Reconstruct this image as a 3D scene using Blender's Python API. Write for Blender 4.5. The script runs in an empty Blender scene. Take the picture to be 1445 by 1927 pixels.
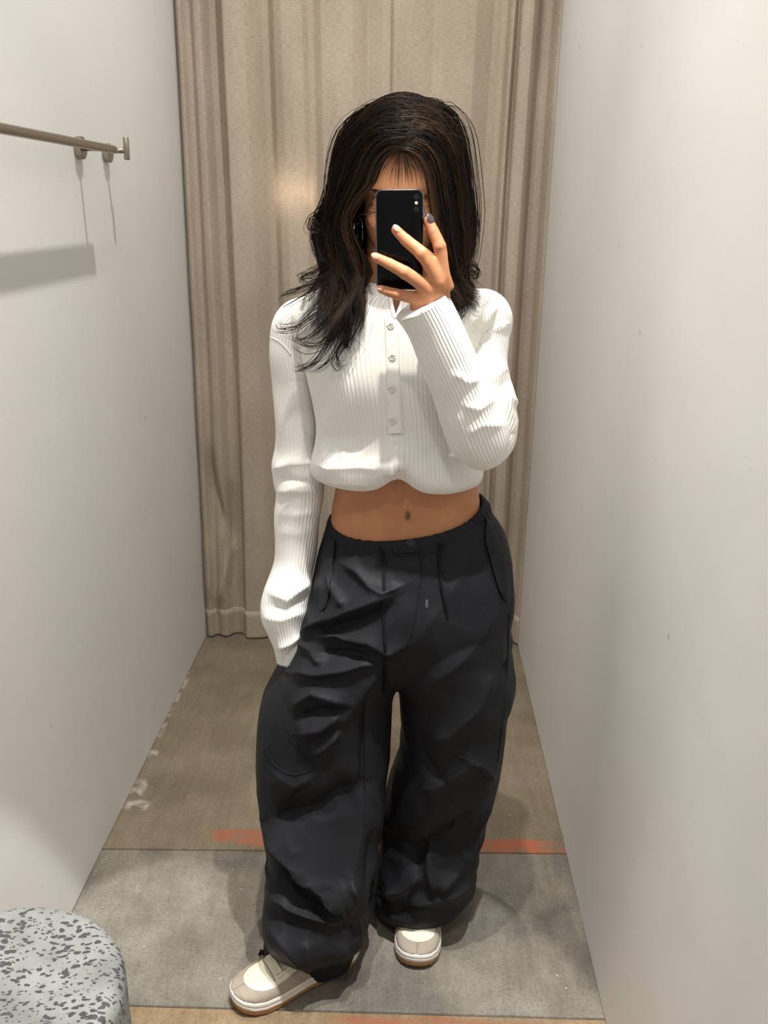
import bpy, bmesh, math, random
import numpy as np
from mathutils import Vector, Matrix
from mathutils.bvhtree import BVHTree

random.seed(7)
rng = np.random.default_rng(7)
scene = bpy.context.scene
COL = scene.collection

# ------------------------------------------------------------------ camera
F, CX, CY, H = 1700.0, 722.5, 963.5, 1.5          # focal length in px, image centre, lens height

def cam_matrix(vp=(782, 389), vvx=640):
    d = np.array([vp[0] - CX, -(vp[1] - CY), -F]); d /= np.linalg.norm(d)
    a = vvx - CX
    y = (d[0] * a - d[2] * F) / d[1]
    down = np.array([a, -y, -F])
    up = -down / np.linalg.norm(down)
    return np.stack([np.cross(d, up), d, up])

RM = cam_matrix()
ORG = np.array([0, 0, H])

cam_data = bpy.data.cameras.new('camera')
cam_data.sensor_fit = 'HORIZONTAL'
cam_data.sensor_width = 36.0
cam_data.lens = F * 36.0 / 1445.0
cam_data.clip_start = 0.02
cam = bpy.data.objects.new('camera', cam_data)
COL.objects.link(cam)
m4 = Matrix([[*RM[0], 0.0], [*RM[1], 0.0], [*RM[2], H], [0, 0, 0, 1]])
cam.matrix_world = m4
scene.camera = cam

# ------------------------------------------------------------------ light and exposure
world = bpy.data.worlds.new('shop_ambient')
scene.world = world
world.use_nodes = True
world.node_tree.nodes['Background'].inputs[0].default_value = (0.95, 0.98, 1.0, 1)
world.node_tree.nodes['Background'].inputs[1].default_value = 0.30

def spot(name, loc, target, energy, angle, blend, radius, color):
    l = bpy.data.lights.new(name, 'SPOT')
    l.energy = energy; l.spot_size = math.radians(angle); l.spot_blend = blend
    l.shadow_soft_size = radius; l.color = color
    o = bpy.data.objects.new(name, l); COL.objects.link(o)
    o.location = loc
    o.rotation_euler = (Vector(target) - Vector(loc)).to_track_quat('-Z', 'Y').to_euler()
    return o

WARM = (1.0, 0.94, 0.85)
spot('ceiling_spot_back', (-0.10, 1.93, 3.5), (-0.12, 2.1, 0.0), 122, 108, 1.0, 0.022, WARM)
spot('ceiling_spot_front', (-0.10, 0.95, 3.5), (0.05, 1.22, 0.0), 192, 64, 1.0, 0.022, WARM)
spot('mirror_fill_spot', (-0.10, -0.50, 3.5), (-0.05, 1.6, 0.9), 40, 80, 0.8, 0.03, WARM)  # added fill from the front, stands in for lamp light returned by the mirror
spot('ceiling_spot_mirror', (0.275, 0.827, 3.2), (0.275 - 0.153 * 3.2, 0.827 + 0.096 * 3.2, 0.0), 230, 25, 0.12, 0.02, (1.0, 0.985, 0.96))

def lamp_behind(px, py, Y, energy):                    # a shop lamp beyond the curtain, glimmering through the weave
    l = bpy.data.lights.new('shop_lamp', 'POINT'); l.energy = energy; l.shadow_soft_size = 0.012; l.color = (1, 0.96, 0.88)
    o = bpy.data.objects.new('shop_lamp', l); COL.objects.link(o)
    r = RM @ np.array([px - CX, -(py - CY), -F]); o.location = ORG + r * (Y / r[1])
lamp_behind(563, 362, 3.015, 3.5)

vs = scene.view_settings
vs.view_transform = 'Standard'; vs.look = 'None'; vs.gamma = 1.0; vs.use_curve_mapping = False
vs.exposure = 0.38

# ------------------------------------------------------------------ helpers
def ray(px, py):
    return RM @ np.array([px - CX, -(py - CY), -F])

def P(px, py, Y):                       # pixel direction, at depth Y (metres from the lens)
    r = ray(px, py); return ORG + r * (Y / r[1])

def PX(px, py, X):
    r = ray(px, py); return ORG + r * (X / r[0])

def PZ(px, py, z=0.0):
    r = ray(px, py); return ORG + r * ((z - H) / r[2])

def project(V):
    v = (np.asarray(V) - ORG) @ RM
    return np.stack([CX + F * v[:, 0] / -v[:, 2], CY - F * v[:, 1] / -v[:, 2]], 1)

def tag(o, label=None, cat=None, group=None, kind=None):
    if label: o['label'] = label
    if cat: o['category'] = cat
    if group: o['group'] = group
    if kind: o['kind'] = kind
    return o

def empty(name, loc=(0, 0, 0), **k):
    o = bpy.data.objects.new(name, None); COL.objects.link(o)
    o.location = loc; o.empty_display_size = 0.1
    return tag(o, **k)

def attach(o, parent):                  # keep world placement
    o.parent = parent
    o.matrix_parent_inverse = Matrix.Translation(-Vector(parent.location))

def mesh(name, verts, faces, mat, parent=None, smooth=True, uvs=None, autosmooth=None):
    me = bpy.data.meshes.new(name)
    me.from_pydata([tuple(map(float, v)) for v in verts], [], [tuple(map(int, f)) for f in faces])
    if uvs is not None:
        lay = me.uv_layers.new(name='UVMap')
        arr = np.array([uv for f in uvs for uv in f], dtype=np.float32)
        lay.data.foreach_set('uv', arr.ravel())
    me.polygons.foreach_set('use_smooth', [bool(smooth)] * len(me.polygons))
    me.update()
    if mat is not None:
        me.materials.append(mat)
    o = bpy.data.objects.new(name, me); COL.objects.link(o)
    if autosmooth:
        me.set_sharp_from_angle(angle=math.radians(autosmooth))
    if parent is not None:
        attach(o, parent)
    return o

def fast_mesh(name, V, quads, mat, parent=None):
    V = np.asarray(V, np.float32); Q = np.asarray(quads, np.int32)
    me = bpy.data.meshes.new(name)
    me.vertices.add(len(V)); me.vertices.foreach_set('co', V.ravel())
    me.loops.add(Q.size); me.loops.foreach_set('vertex_index', Q.ravel())
    me.polygons.add(len(Q)); me.polygons.foreach_set('loop_start', np.arange(0, Q.size, Q.shape[1], dtype=np.int32))
    me.polygons.foreach_set('use_smooth', np.ones(len(Q), bool))
    me.update(calc_edges=True); me.validate()
    me.materials.append(mat)
    o = bpy.data.objects.new(name, me); COL.objects.link(o)
    if parent is not None: attach(o, parent)
    return o

def bm_obj(name, bm, mat, parent=None, smooth=False, autosmooth=None):
    me = bpy.data.meshes.new(name); bm.to_mesh(me); bm.free()
    me.polygons.foreach_set('use_smooth', [bool(smooth)] * len(me.polygons))
    if mat is not None: me.materials.append(mat)
    if autosmooth: me.set_sharp_from_angle(angle=math.radians(autosmooth))
    o = bpy.data.objects.new(name, me); COL.objects.link(o)
    if parent is not None: attach(o, parent)
    return o

def box_bm(x0, x1, y0, y1, z0, z1, bevel=0.0, seg=2):
    bm = bmesh.new()
    bmesh.ops.create_cube(bm, size=1)
    for v in bm.verts:
        v.co = Vector(((x0 + x1) / 2 + v.co.x * (x1 - x0), (y0 + y1) / 2 + v.co.y * (y1 - y0), (z0 + z1) / 2 + v.co.z * (z1 - z0)))
    if bevel:
        bmesh.ops.bevel(bm, geom=bm.edges[:], offset=bevel, segments=seg, affect='EDGES', profile=0.5)
    return bm

def loft(rings, close=True, cap0=False, cap1=False, ucount=1.0, flip=False):
    """rings: list of (N,3); returns verts, faces, per-face uvs (u in rib counts, v in ring index/len)"""
    R = [np.asarray(r, float) for r in rings]
    n = len(R[0]); V = np.concatenate(R); Fc = []; UV = []
    lens = [0.0]
    for i in range(1, len(R)):
        lens.append(lens[-1] + float(np.mean(np.linalg.norm(R[i] - R[i - 1], axis=1))))
    m = n if close else n - 1
    for i in range(len(R) - 1):
        for j in range(m):
            k = (j + 1) % n
            q = (i * n + j, i * n + k, (i + 1) * n + k, (i + 1) * n + j)
            u0, u1 = ucount * j / m, ucount * (j + 1) / m
            uv = ((u0, lens[i]), (u1, lens[i]), (u1, lens[i + 1]), (u0, lens[i + 1]))
            if flip: q = q[::-1]; uv = uv[::-1]
            Fc.append(q); UV.append(uv)
    for cap, base in ((cap0, 0), (cap1, (len(R) - 1) * n)):
        if cap:
            c = V[base:base + n].mean(0); ci = len(V); V = np.vstack([V, c])
            for j in range(n):
                k = (j + 1) % n
                f = (base + k, base + j, ci) if base == 0 else (base + j, base + k, ci)
                if flip: f = f[::-1]
                Fc.append(f); UV.append(((0, 0),) * 3)
    return V, Fc, UV

def resample(pts, n):
    """Catmull-Rom through the rows of pts (any columns), n samples"""
    p = np.asarray(pts, float); k = len(p)
    q = np.vstack([2 * p[0] - p[1], p, 2 * p[-1] - p[-2]])
    ts = np.linspace(0, k - 1, n); out = []
    for t in ts:
        i = min(int(t), k - 2); u = t - i
        a, b, c, d = q[i], q[i + 1], q[i + 2], q[i + 3]
        out.append(0.5 * ((2 * b) + (c - a) * u + (2 * a - 5 * b + 4 * c - d) * u * u + (3 * b - a - 3 * c + d) * u ** 3))
    return np.array(out)

def tube_rings(path, radii, n=12, flat=1.0, updir=(0, 0, 1)):
    p = np.asarray(path, float); r = np.broadcast_to(np.asarray(radii, float), (len(p),))
    t = np.gradient(p, axis=0); t /= np.linalg.norm(t, axis=1)[:, None] + 1e-12
    up = np.array(updir, float)
    if abs(t[0] @ up) > 0.95: up = np.array([1.0, 0, 0])
    u = up - t[0] * (up @ t[0]); u /= np.linalg.norm(u)
    rings = []; a = np.linspace(0, 2 * np.pi, n, endpoint=False)
    for i in range(len(p)):
        u = u - t[i] * (u @ t[i]); u /= np.linalg.norm(u)
        w = np.cross(t[i], u)
        rings.append(p[i] + r[i] * (np.cos(a)[:, None] * u * flat + np.sin(a)[:, None] * w))
    return rings

def tube(name, path, radii, mat, parent=None, n=10, flat=1.0, updir=(0, 0, 1)):
    V, Fc, UV = loft(tube_rings(path, radii, n, flat, updir), cap0=True, cap1=True)
    return mesh(name, V, Fc, mat, parent)

def ellipsoid(c, r, M=None, nu=24, nv=14):
    V = []; Fc = []
    for i in range(nv + 1):
        th = math.pi * i / nv
        for j in range(nu):
            ph = 2 * math.pi * j / nu
            V.append((math.sin(th) * math.cos(ph) * r[0], math.sin(th) * math.sin(ph) * r[1], math.cos(th) * r[2]))
    V = np.array(V)
    if M is not None: V = V @ np.asarray(M).T
    V = V + np.asarray(c)
    for i in range(nv):
        for j in range(nu):
            k = (j + 1) % nu
            Fc.append((i * nu + j, (i + 1) * nu + j, (i + 1) * nu + k, i * nu + k))
    return V, Fc

def merge(parts):
    VV = []; FF = []; o = 0
    for V, Fc in parts:
        VV.append(np.asarray(V)); FF += [tuple(i + o for i in f) for f in Fc]; o += len(V)
    return np.concatenate(VV), FF

def remesh(V, Fc, voxel, smooth_iter=4, factor=0.5):
    """union of closed pieces -> one continuous surface"""
    me = bpy.data.meshes.new('tmp'); me.from_pydata([tuple(map(float, v)) for v in V], [], Fc); me.update()
    bm = bmesh.new(); bm.from_mesh(me)
    bmesh.ops.remove_doubles(bm, verts=bm.verts, dist=1e-6)
    bmesh.ops.recalc_face_normals(bm, faces=bm.faces); bm.to_mesh(me); bm.free()
    o = bpy.data.objects.new('tmp', me); COL.objects.link(o)
    md = o.modifiers.new('r', 'REMESH'); md.mode = 'VOXEL'; md.voxel_size = voxel; md.adaptivity = 0
    if smooth_iter:
        sm = o.modifiers.new('s', 'SMOOTH'); sm.factor = factor; sm.iterations = smooth_iter
    dg = bpy.context.evaluated_depsgraph_get()
    out = bpy.data.meshes.new_from_object(o.evaluated_get(dg))
    bpy.data.objects.remove(o); bpy.data.meshes.remove(me)
    return out

def get_co(me):
    a = np.empty(len(me.vertices) * 3, np.float32); me.vertices.foreach_get('co', a); return a.reshape(-1, 3).astype(float)

def get_no(me):
    a = np.empty(len(me.vertices) * 3, np.float32); me.vertices.foreach_get('normal', a); return a.reshape(-1, 3).astype(float)

def set_co(me, V):
    me.vertices.foreach_set('co', V.astype(np.float32).ravel()); me.update()

def seg_dist(p, pts):
    """distance of pixel points p to polyline; also parameter 0..1 along it, signed side"""
    pts = np.asarray(pts, float)
    L = np.linalg.norm(np.diff(pts, axis=0), axis=1); tot = L.sum(); acc = 0
    best = np.full(len(p), 1e9); tt = np.zeros(len(p)); ss = np.zeros(len(p))
    for i in range(len(pts) - 1):
        a, b = pts[i], pts[i + 1]; d = b - a
        t = np.clip(((p - a) @ d) / (d @ d), 0, 1)
        q = a + t[:, None] * d
        e = p - q
        ds = np.linalg.norm(e, axis=1)
        m = ds < best
        best[m] = ds[m]; tt[m] = (acc + t[m] * L[i]) / tot
        ss[m] = np.sign(d[0] * e[m, 1] - d[1] * e[m, 0])
        acc += L[i]
    return best, tt, ss

def folds(me, lines, two_sided=False):
    """push real folds (ridges and valleys) into a cloth mesh along traced lines"""
    V = get_co(me); N = get_no(me); p = project(V)
    view = ORG - V; view /= np.linalg.norm(view, axis=1)[:, None]
    fr = np.clip((np.einsum('ij,ij->i', N, view) + 0.05) / 0.35, 0, 1)
    disp = np.zeros(len(V))
    for pts, amp, wa, wb in lines:      # wa: width on the right-hand side of the line, wb on the other
        d, t, s = seg_dist(p, pts)
        w = np.where(s > 0, wa, wb)
        prof = np.exp(-(d / w) ** 1.1)
        env = np.clip(np.minimum(t, 1 - t) / 0.22, 0, 1); env = env * env * (3 - 2 * env)
        env = 0.15 + 0.85 * env
        endm = np.where((t <= 0) | (t >= 1), np.exp(-(d / (0.5 * w)) ** 2), 1)
        disp += amp * prof * env * np.where((t <= 0) | (t >= 1), endm, 1)
    V = V + N * (disp * fr)[:, None]
    set_co(me, V)

def vnoise(p, scale, seed=0):
    """smooth value noise in 3D, -1..1"""
    q = p * scale; i = np.floor(q).astype(np.int64); f = q - i; f = f * f * (3 - 2 * f)
    def h(ix, iy, iz):
        n = (ix * 374761393 + iy * 668265263 + iz * 1274126177 + seed * 144269504) & 0x7fffffff
        n = ((n ^ (n >> 13)) * 1274126177) & 0x7fffffff
        return ((n ^ (n >> 16)) & 0xffff) / 32767.5 - 1
    out = 0
    for dx in (0, 1):
        for dy in (0, 1):
            for dz in (0, 1):
                w = (f[:, 0] if dx else 1 - f[:, 0]) * (f[:, 1] if dy else 1 - f[:, 1]) * (f[:, 2] if dz else 1 - f[:, 2])
                out = out + w * h(i[:, 0] + dx, i[:, 1] + dy, i[:, 2] + dz)
    return out

def tree_of(objs):
    V = []; Fc = []; o = 0
    for ob in objs:
        me = ob.data
        V += [Vector(v.co) for v in me.vertices]
        Fc += [tuple(i + o for i in p.vertices) for p in me.polygons]; o += len(me.vertices)
    return BVHTree.FromPolygons(V, Fc)

def on_surface(tree, pts, lift=0.0):
    """where the sight line of each traced pixel meets a surface"""
    out = []
    for px, py in pts:
        d = Vector(ray(px, py)).normalized()
        loc, nor, i, dist = tree.ray_cast(Vector(ORG), d)
        if loc is None: continue
        if nor.dot(d) > 0: nor = -nor
        out.append(np.array(loc + nor * lift))
    return np.array(out)

# ------------------------------------------------------------------ materials
def new_mat(name):
    m = bpy.data.materials.new(name); m.use_nodes = True
    nt = m.node_tree; b = nt.nodes['Principled BSDF']
    return m, nt, b

def N(nt, typ, **k):
    n = nt.nodes.new(typ)
    for a, v in k.items(): setattr(n, a, v)
    return n

def srgb(r, g, b):
    f = lambda c: (c / 12.92 if c <= 0.04045 else ((c + 0.055) / 1.055) ** 2.4)
    return (f(r / 255), f(g / 255), f(b / 255), 1)

def plain(name, rgb, rough=0.5, metal=0.0, spec=0.5, noise=0.0, nscale=40, bump=0.0, bscale=200, **k):
    m, nt, b = new_mat(name)
    b.inputs['Base Color'].default_value = rgb
    b.inputs['Roughness'].default_value = rough
    b.inputs['Metallic'].default_value = metal
    b.inputs['Specular IOR Level'].default_value = spec
    tc = N(nt, 'ShaderNodeTexCoord')
    if noise:
        t = N(nt, 'ShaderNodeTexNoise'); t.inputs['Scale'].default_value = nscale; t.inputs['Detail'].default_value = 5
        nt.links.new(tc.outputs['Object'], t.inputs['Vector'])
        mx = N(nt, 'ShaderNodeMix', data_type='RGBA')
        mx.inputs['A'].default_value = tuple(c * (1 - noise) for c in rgb[:3]) + (1,)
        mx.inputs['B'].default_value = tuple(min(1, c * (1 + noise)) for c in rgb[:3]) + (1,)
        nt.links.new(t.outputs['Fac'], mx.inputs['Factor']); nt.links.new(mx.outputs['Result'], b.inputs['Base Color'])
    if bump:
        t2 = N(nt, 'ShaderNodeTexNoise'); t2.inputs['Scale'].default_value = bscale; t2.inputs['Detail'].default_value = 3
        nt.links.new(tc.outputs['Object'], t2.inputs['Vector'])
        bp = N(nt, 'ShaderNodeBump'); bp.inputs['Strength'].default_value = bump; bp.inputs['Distance'].default_value = 0.002
        nt.links.new(t2.outputs['Fac'], bp.inputs['Height']); nt.links.new(bp.outputs['Normal'], b.inputs['Normal'])
    for a, v in k.items(): b.inputs[a].default_value = v
    return m

def ramp(nt, pos_cols):
    r = N(nt, 'ShaderNodeValToRGB'); e = r.color_ramp.elements
    while len(e) < len(pos_cols): e.new(0.5)
    for i, (p, c) in enumerate(pos_cols):
        e[i].position = p; e[i].color = c if len(c) == 4 else (*c, 1)
    return r

def G(v): return (v, v, v, 1)
# ------------------------------------------------------------------ room materials
def mat_wall():
    m, nt, b = new_mat('painted_plaster')
    tc = N(nt, 'ShaderNodeTexCoord')
    t = N(nt, 'ShaderNodeTexNoise'); t.inputs['Scale'].default_value = 1.7; t.inputs['Detail'].default_value = 3
    nt.links.new(tc.outputs['Object'], t.inputs['Vector'])
    r = ramp(nt, [(0.3, (0.755, 0.75, 0.735)), (0.7, (0.80, 0.797, 0.785))])
    nt.links.new(t.outputs['Fac'], r.inputs['Fac'])
    # chips and small scuffs of the paint
    v = N(nt, 'ShaderNodeTexNoise'); v.inputs['Scale'].default_value = 26; v.inputs['Detail'].default_value = 2
    nt.links.new(tc.outputs['Object'], v.inputs['Vector'])
    vr = ramp(nt, [(0.765, G(0)), (0.79, G(1))]); nt.links.new(v.outputs['Fac'], vr.inputs['Fac'])
    mx = N(nt, 'ShaderNodeMix', data_type='RGBA'); mx.inputs['B'].default_value = (0.5, 0.48, 0.45, 1)
    nt.links.new(vr.outputs['Color'], mx.inputs['Factor']); nt.links.new(r.outputs['Color'], mx.inputs['A'])
    nt.links.new(mx.outputs['Result'], b.inputs['Base Color'])
    b.inputs['Roughness'].default_value = 0.55; b.inputs['Specular IOR Level'].default_value = 0.3
    t2 = N(nt, 'ShaderNodeTexNoise'); t2.inputs['Scale'].default_value = 3.5; t2.inputs['Detail'].default_value = 4
    nt.links.new(tc.outputs['Object'], t2.inputs['Vector'])
    bp = N(nt, 'ShaderNodeBump'); bp.inputs['Strength'].default_value = 0.12; bp.inputs['Distance'].default_value = 0.02
    nt.links.new(t2.outputs['Fac'], bp.inputs['Height']); nt.links.new(bp.outputs['Normal'], b.inputs['Normal'])
    return m

def mat_concrete(name, dark, mid, light, red=None, red_y=None, smear=None):
    """red: (y0, y1, x0, x1) band of worn red paint; smear: amount of pale paint splashes"""
    m, nt, b = new_mat(name)
    L = nt.links
    tc = N(nt, 'ShaderNodeTexCoord')
    t = N(nt, 'ShaderNodeTexNoise'); t.inputs['Scale'].default_value = 4.0; t.inputs['Detail'].default_value = 8; t.inputs['Roughness'].default_value = 0.65
    L.new(tc.outputs['Object'], t.inputs['Vector'])
    r = ramp(nt, [(0.28, dark), (0.5, mid), (0.72, light)]); L.new(t.outputs['Fac'], r.inputs['Fac'])
    f = N(nt, 'ShaderNodeTexNoise'); f.inputs['Scale'].default_value = 160; f.inputs['Detail'].default_value = 4
    L.new(tc.outputs['Object'], f.inputs['Vector'])
    fr = ramp(nt, [(0.25, G(0.62)), (0.5, G(1.0)), (0.75, G(1.22))]); L.new(f.outputs['Fac'], fr.inputs['Fac'])
    mu = N(nt, 'ShaderNodeMix', data_type='RGBA', blend_type='MULTIPLY'); mu.inputs['Factor'].default_value = 0.7
    L.new(r.outputs['Color'], mu.inputs['A']); L.new(fr.outputs['Color'], mu.inputs['B'])
    col = mu.outputs['Result']
    # trowel streaks
    mp = N(nt, 'ShaderNodeMapping'); mp.inputs['Scale'].default_value = (60, 9, 1); mp.inputs['Rotation'].default_value = (0, 0, 0.2)
    L.new(tc.outputs['Object'], mp.inputs['Vector'])
    s = N(nt, 'ShaderNodeTexNoise'); s.inputs['Scale'].default_value = 1.0; s.inputs['Detail'].default_value = 4
    L.new(mp.outputs['Vector'], s.inputs['Vector'])
    sr = ramp(nt, [(0.35, G(0.86)), (0.65, G(1.1))]); L.new(s.outputs['Fac'], sr.inputs['Fac'])
    m2 = N(nt, 'ShaderNodeMix', data_type='RGBA', blend_type='MULTIPLY'); m2.inputs['Factor'].default_value = 0.6
    L.new(col, m2.inputs['A']); L.new(sr.outputs['Color'], m2.inputs['B']); col = m2.outputs['Result']
    # pale specks of paint
    vo = N(nt, 'ShaderNodeTexVoronoi'); vo.inputs['Scale'].default_value = 22
    L.new(tc.outputs['Object'], vo.inputs['Vector'])
    vr = ramp(nt, [(0.02, G(0.8)), (0.045, G(0))]); L.new(vo.outputs['Distance'], vr.inputs['Fac'])
    m3 = N(nt, 'ShaderNodeMix', data_type='RGBA'); m3.inputs['B'].default_value = (0.62, 0.6, 0.55, 1)
    L.new(vr.outputs['Color'], m3.inputs['Factor']); L.new(col, m3.inputs['A']); col = m3.outputs['Result']
    sep = N(nt, 'ShaderNodeSeparateXYZ'); L.new(tc.outputs['Object'], sep.inputs[0])
    wn = N(nt, 'ShaderNodeTexNoise'); wn.inputs['Scale'].default_value = 9; wn.inputs['Detail'].default_value = 6
    L.new(tc.outputs['Object'], wn.inputs['Vector'])
    def band(sock, a, c, soft, wob):
        ad = N(nt, 'ShaderNodeMath', operation='MULTIPLY_ADD'); ad.inputs[1].default_value = wob; L.new(wn.outputs['Fac'], ad.inputs[0]); L.new(sock, ad.inputs[2])
        lo = N(nt, 'ShaderNodeMapRange', interpolation_type='SMOOTHSTEP'); lo.inputs[1].default_value = a + wob * .5 - soft; lo.inputs[2].default_value = a + wob * .5 + soft
        hi = N(nt, 'ShaderNodeMapRange', interpolation_type='SMOOTHSTEP'); hi.inputs[1].default_value = c + wob * .5 - soft; hi.inputs[2].default_value = c + wob * .5 + soft; hi.inputs[3].default_value = 1; hi.inputs[4].default_value = 0
        L.new(ad.outputs[0], lo.inputs[0]); L.new(ad.outputs[0], hi.inputs[0])
        mm = N(nt, 'ShaderNodeMath', operation='MULTIPLY'); L.new(lo.outputs[0], mm.inputs[0]); L.new(hi.outputs[0], mm.inputs[1]); return mm.outputs[0]
    if red:
        for (y0, y1, x0, x1, amt) in red:
            by = band(sep.outputs['Y'], y0, y1, 0.006, 0.035); bx = band(sep.outputs['X'], x0, x1, 0.04, 0.12)
            mm = N(nt, 'ShaderNodeMath', operation='MULTIPLY'); L.new(by, mm.inputs[0]); L.new(bx, mm.inputs[1])
            pn = N(nt, 'ShaderNodeTexNoise'); pn.inputs['Scale'].default_value = 14; pn.inputs['Detail'].default_value = 7
            L.new(tc.outputs['Object'], pn.inputs['Vector'])
            pr = ramp(nt, [(0.36, G(0.12)), (0.60, G(amt))]); L.new(pn.outputs['Fac'], pr.inputs['Fac'])
            m5 = N(nt, 'ShaderNodeMath', operation='MULTIPLY'); L.new(mm.outputs[0], m5.inputs[0]); L.new(pr.outputs['Color'], m5.inputs[1])
            mr = N(nt, 'ShaderNodeMix', data_type='RGBA'); mr.inputs['B'].default_value = (0.33, 0.105, 0.055, 1)
            L.new(m5.outputs[0], mr.inputs['Factor']); L.new(col, mr.inputs['A']); col = mr.outputs['Result']
    if smear:                                        # wall paint spilt along the foot of the wall
        for (x0, x1, y0, y1) in smear:
            bx = band(sep.outputs['X'], x0, x1, 0.006, 0.02); by = band(sep.outputs['Y'], y0, y1, 0.008, 0.03)
            mm = N(nt, 'ShaderNodeMath', operation='MULTIPLY'); L.new(bx, mm.inputs[0]); L.new(by, mm.inputs[1])
            m5 = N(nt, 'ShaderNodeMath', operation='MULTIPLY'); m5.inputs[1].default_value = 0.5
            nn_ = N(nt, 'ShaderNodeTexNoise'); nn_.inputs['Scale'].default_value = 34; nn_.inputs['Detail'].default_value = 5; L.new(tc.outputs['Object'], nn_.inputs['Vector'])
            nr_ = ramp(nt, [(0.42, G(0)), (0.62, G(1))]); L.new(nn_.outputs['Fac'], nr_.inputs['Fac'])
            m6 = N(nt, 'ShaderNodeMath', operation='MULTIPLY'); L.new(mm.outputs[0], m6.inputs[0]); L.new(nr_.outputs['Color'], m6.inputs[1])
            L.new(m6.outputs[0], m5.inputs[0])
            mr = N(nt, 'ShaderNodeMix', data_type='RGBA'); mr.inputs['B'].default_value = (0.6, 0.58, 0.54, 1)
            L.new(m5.outputs[0], mr.inputs['Factor']); L.new(col, mr.inputs['A']); col = mr.outputs['Result']
    L.new(col, b.inputs['Base Color'])
    b.inputs['Roughness'].default_value = 0.5; b.inputs['Specular IOR Level'].default_value = 0.35
    bp = N(nt, 'ShaderNodeBump'); bp.inputs['Strength'].default_value = 0.25; bp.inputs['Distance'].default_value = 0.003
    L.new(f.outputs['Fac'], bp.inputs['Height']); L.new(bp.outputs['Normal'], b.inputs['Normal'])
    return m

def mat_linen():
    m, nt, b = new_mat('linen'); L = nt.links
    uv = N(nt, 'ShaderNodeUVMap')
    def streak(sx, sy, det=3):
        mp = N(nt, 'ShaderNodeMapping'); mp.inputs['Scale'].default_value = (sx, sy, 1); L.new(uv.outputs['UV'], mp.inputs['Vector'])
        t = N(nt, 'ShaderNodeTexNoise'); t.inputs['Scale'].default_value = 1; t.inputs['Detail'].default_value = det; L.new(mp.outputs['Vector'], t.inputs['Vector']); return t
    a = streak(60, 700); c = streak(800, 40); d = streak(7, 3, 5)
    ra = ramp(nt, [(0.3, G(0.72)), (0.5, G(1.0)), (0.72, G(1.25))]); L.new(a.outputs['Fac'], ra.inputs['Fac'])
    rc = ramp(nt, [(0.3, G(0.84)), (0.5, G(1.0)), (0.7, G(1.12))]); L.new(c.outputs['Fac'], rc.inputs['Fac'])
    rd = ramp(nt, [(0.3, srgb(190, 176, 160)), (0.7, srgb(206, 193, 177))]); L.new(d.outputs['Fac'], rd.inputs['Fac'])
    m1 = N(nt, 'ShaderNodeMix', data_type='RGBA', blend_type='MULTIPLY'); m1.inputs['Factor'].default_value = 0.75
    L.new(rd.outputs['Color'], m1.inputs['A']); L.new(ra.outputs['Color'], m1.inputs['B'])
    m2 = N(nt, 'ShaderNodeMix', data_type='RGBA', blend_type='MULTIPLY'); m2.inputs['Factor'].default_value = 0.75
    L.new(m1.outputs['Result'], m2.inputs['A']); L.new(rc.outputs['Color'], m2.inputs['B'])
    L.new(m2.outputs['Result'], b.inputs['Base Color'])
    b.inputs['Roughness'].default_value = 0.9; b.inputs['Specular IOR Level'].default_value = 0.1
    ad = N(nt, 'ShaderNodeMath', operation='ADD'); L.new(a.outputs['Fac'], ad.inputs[0]); L.new(c.outputs['Fac'], ad.inputs[1])
    bp = N(nt, 'ShaderNodeBump'); bp.inputs['Strength'].default_value = 0.35; bp.inputs['Distance'].default_value = 0.0015
    L.new(ad.outputs[0], bp.inputs['Height']); L.new(bp.outputs['Normal'], b.inputs['Normal'])
    tr = N(nt, 'ShaderNodeBsdfTranslucent'); L.new(m2.outputs['Result'], tr.inputs['Color'])
    ms = N(nt, 'ShaderNodeMixShader'); ms.inputs[0].default_value = 0.18
    out = nt.nodes['Material Output']
    L.new(b.outputs[0], ms.inputs[1]); L.new(tr.outputs[0], ms.inputs[2]); L.new(ms.outputs[0], out.inputs['Surface'])
    return m

M_WALL = mat_wall()
XL, XR = -0.725, 0.41
SEAM1, SEAM2 = 1.828, 1.366
M_SLAB_BACK = mat_concrete('concrete_back', srgb(104, 95, 79), srgb(122, 112, 95), srgb(136, 127, 110),
                           red=[(1.838, 1.895, -0.47, 0.5, 1.0)], smear=[(-0.73, -0.69, 2.02, 2.09), (-0.73, -0.66, 1.96, 2.0), (-0.73, -0.70, 2.20, 2.23), (-0.73, -0.715, 2.3, 2.7)])
M_SLAB_MID = mat_concrete('concrete_mid', srgb(90, 85, 78), srgb(121, 116, 107), srgb(148, 143, 134))
M_SLAB_FRONT = mat_concrete('concrete_front', srgb(116, 97, 74), srgb(137, 118, 92), srgb(150, 133, 108),
                            red=[(1.30, 1.356, -0.10, 0.5, 0.75)])
M_DARK = plain('dark_gap', (0.05, 0.045, 0.04, 1), 0.9)
M_STEEL = plain('brushed_steel', srgb(168, 160, 148), 0.34, 1.0, noise=0.06, nscale=120)

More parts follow.
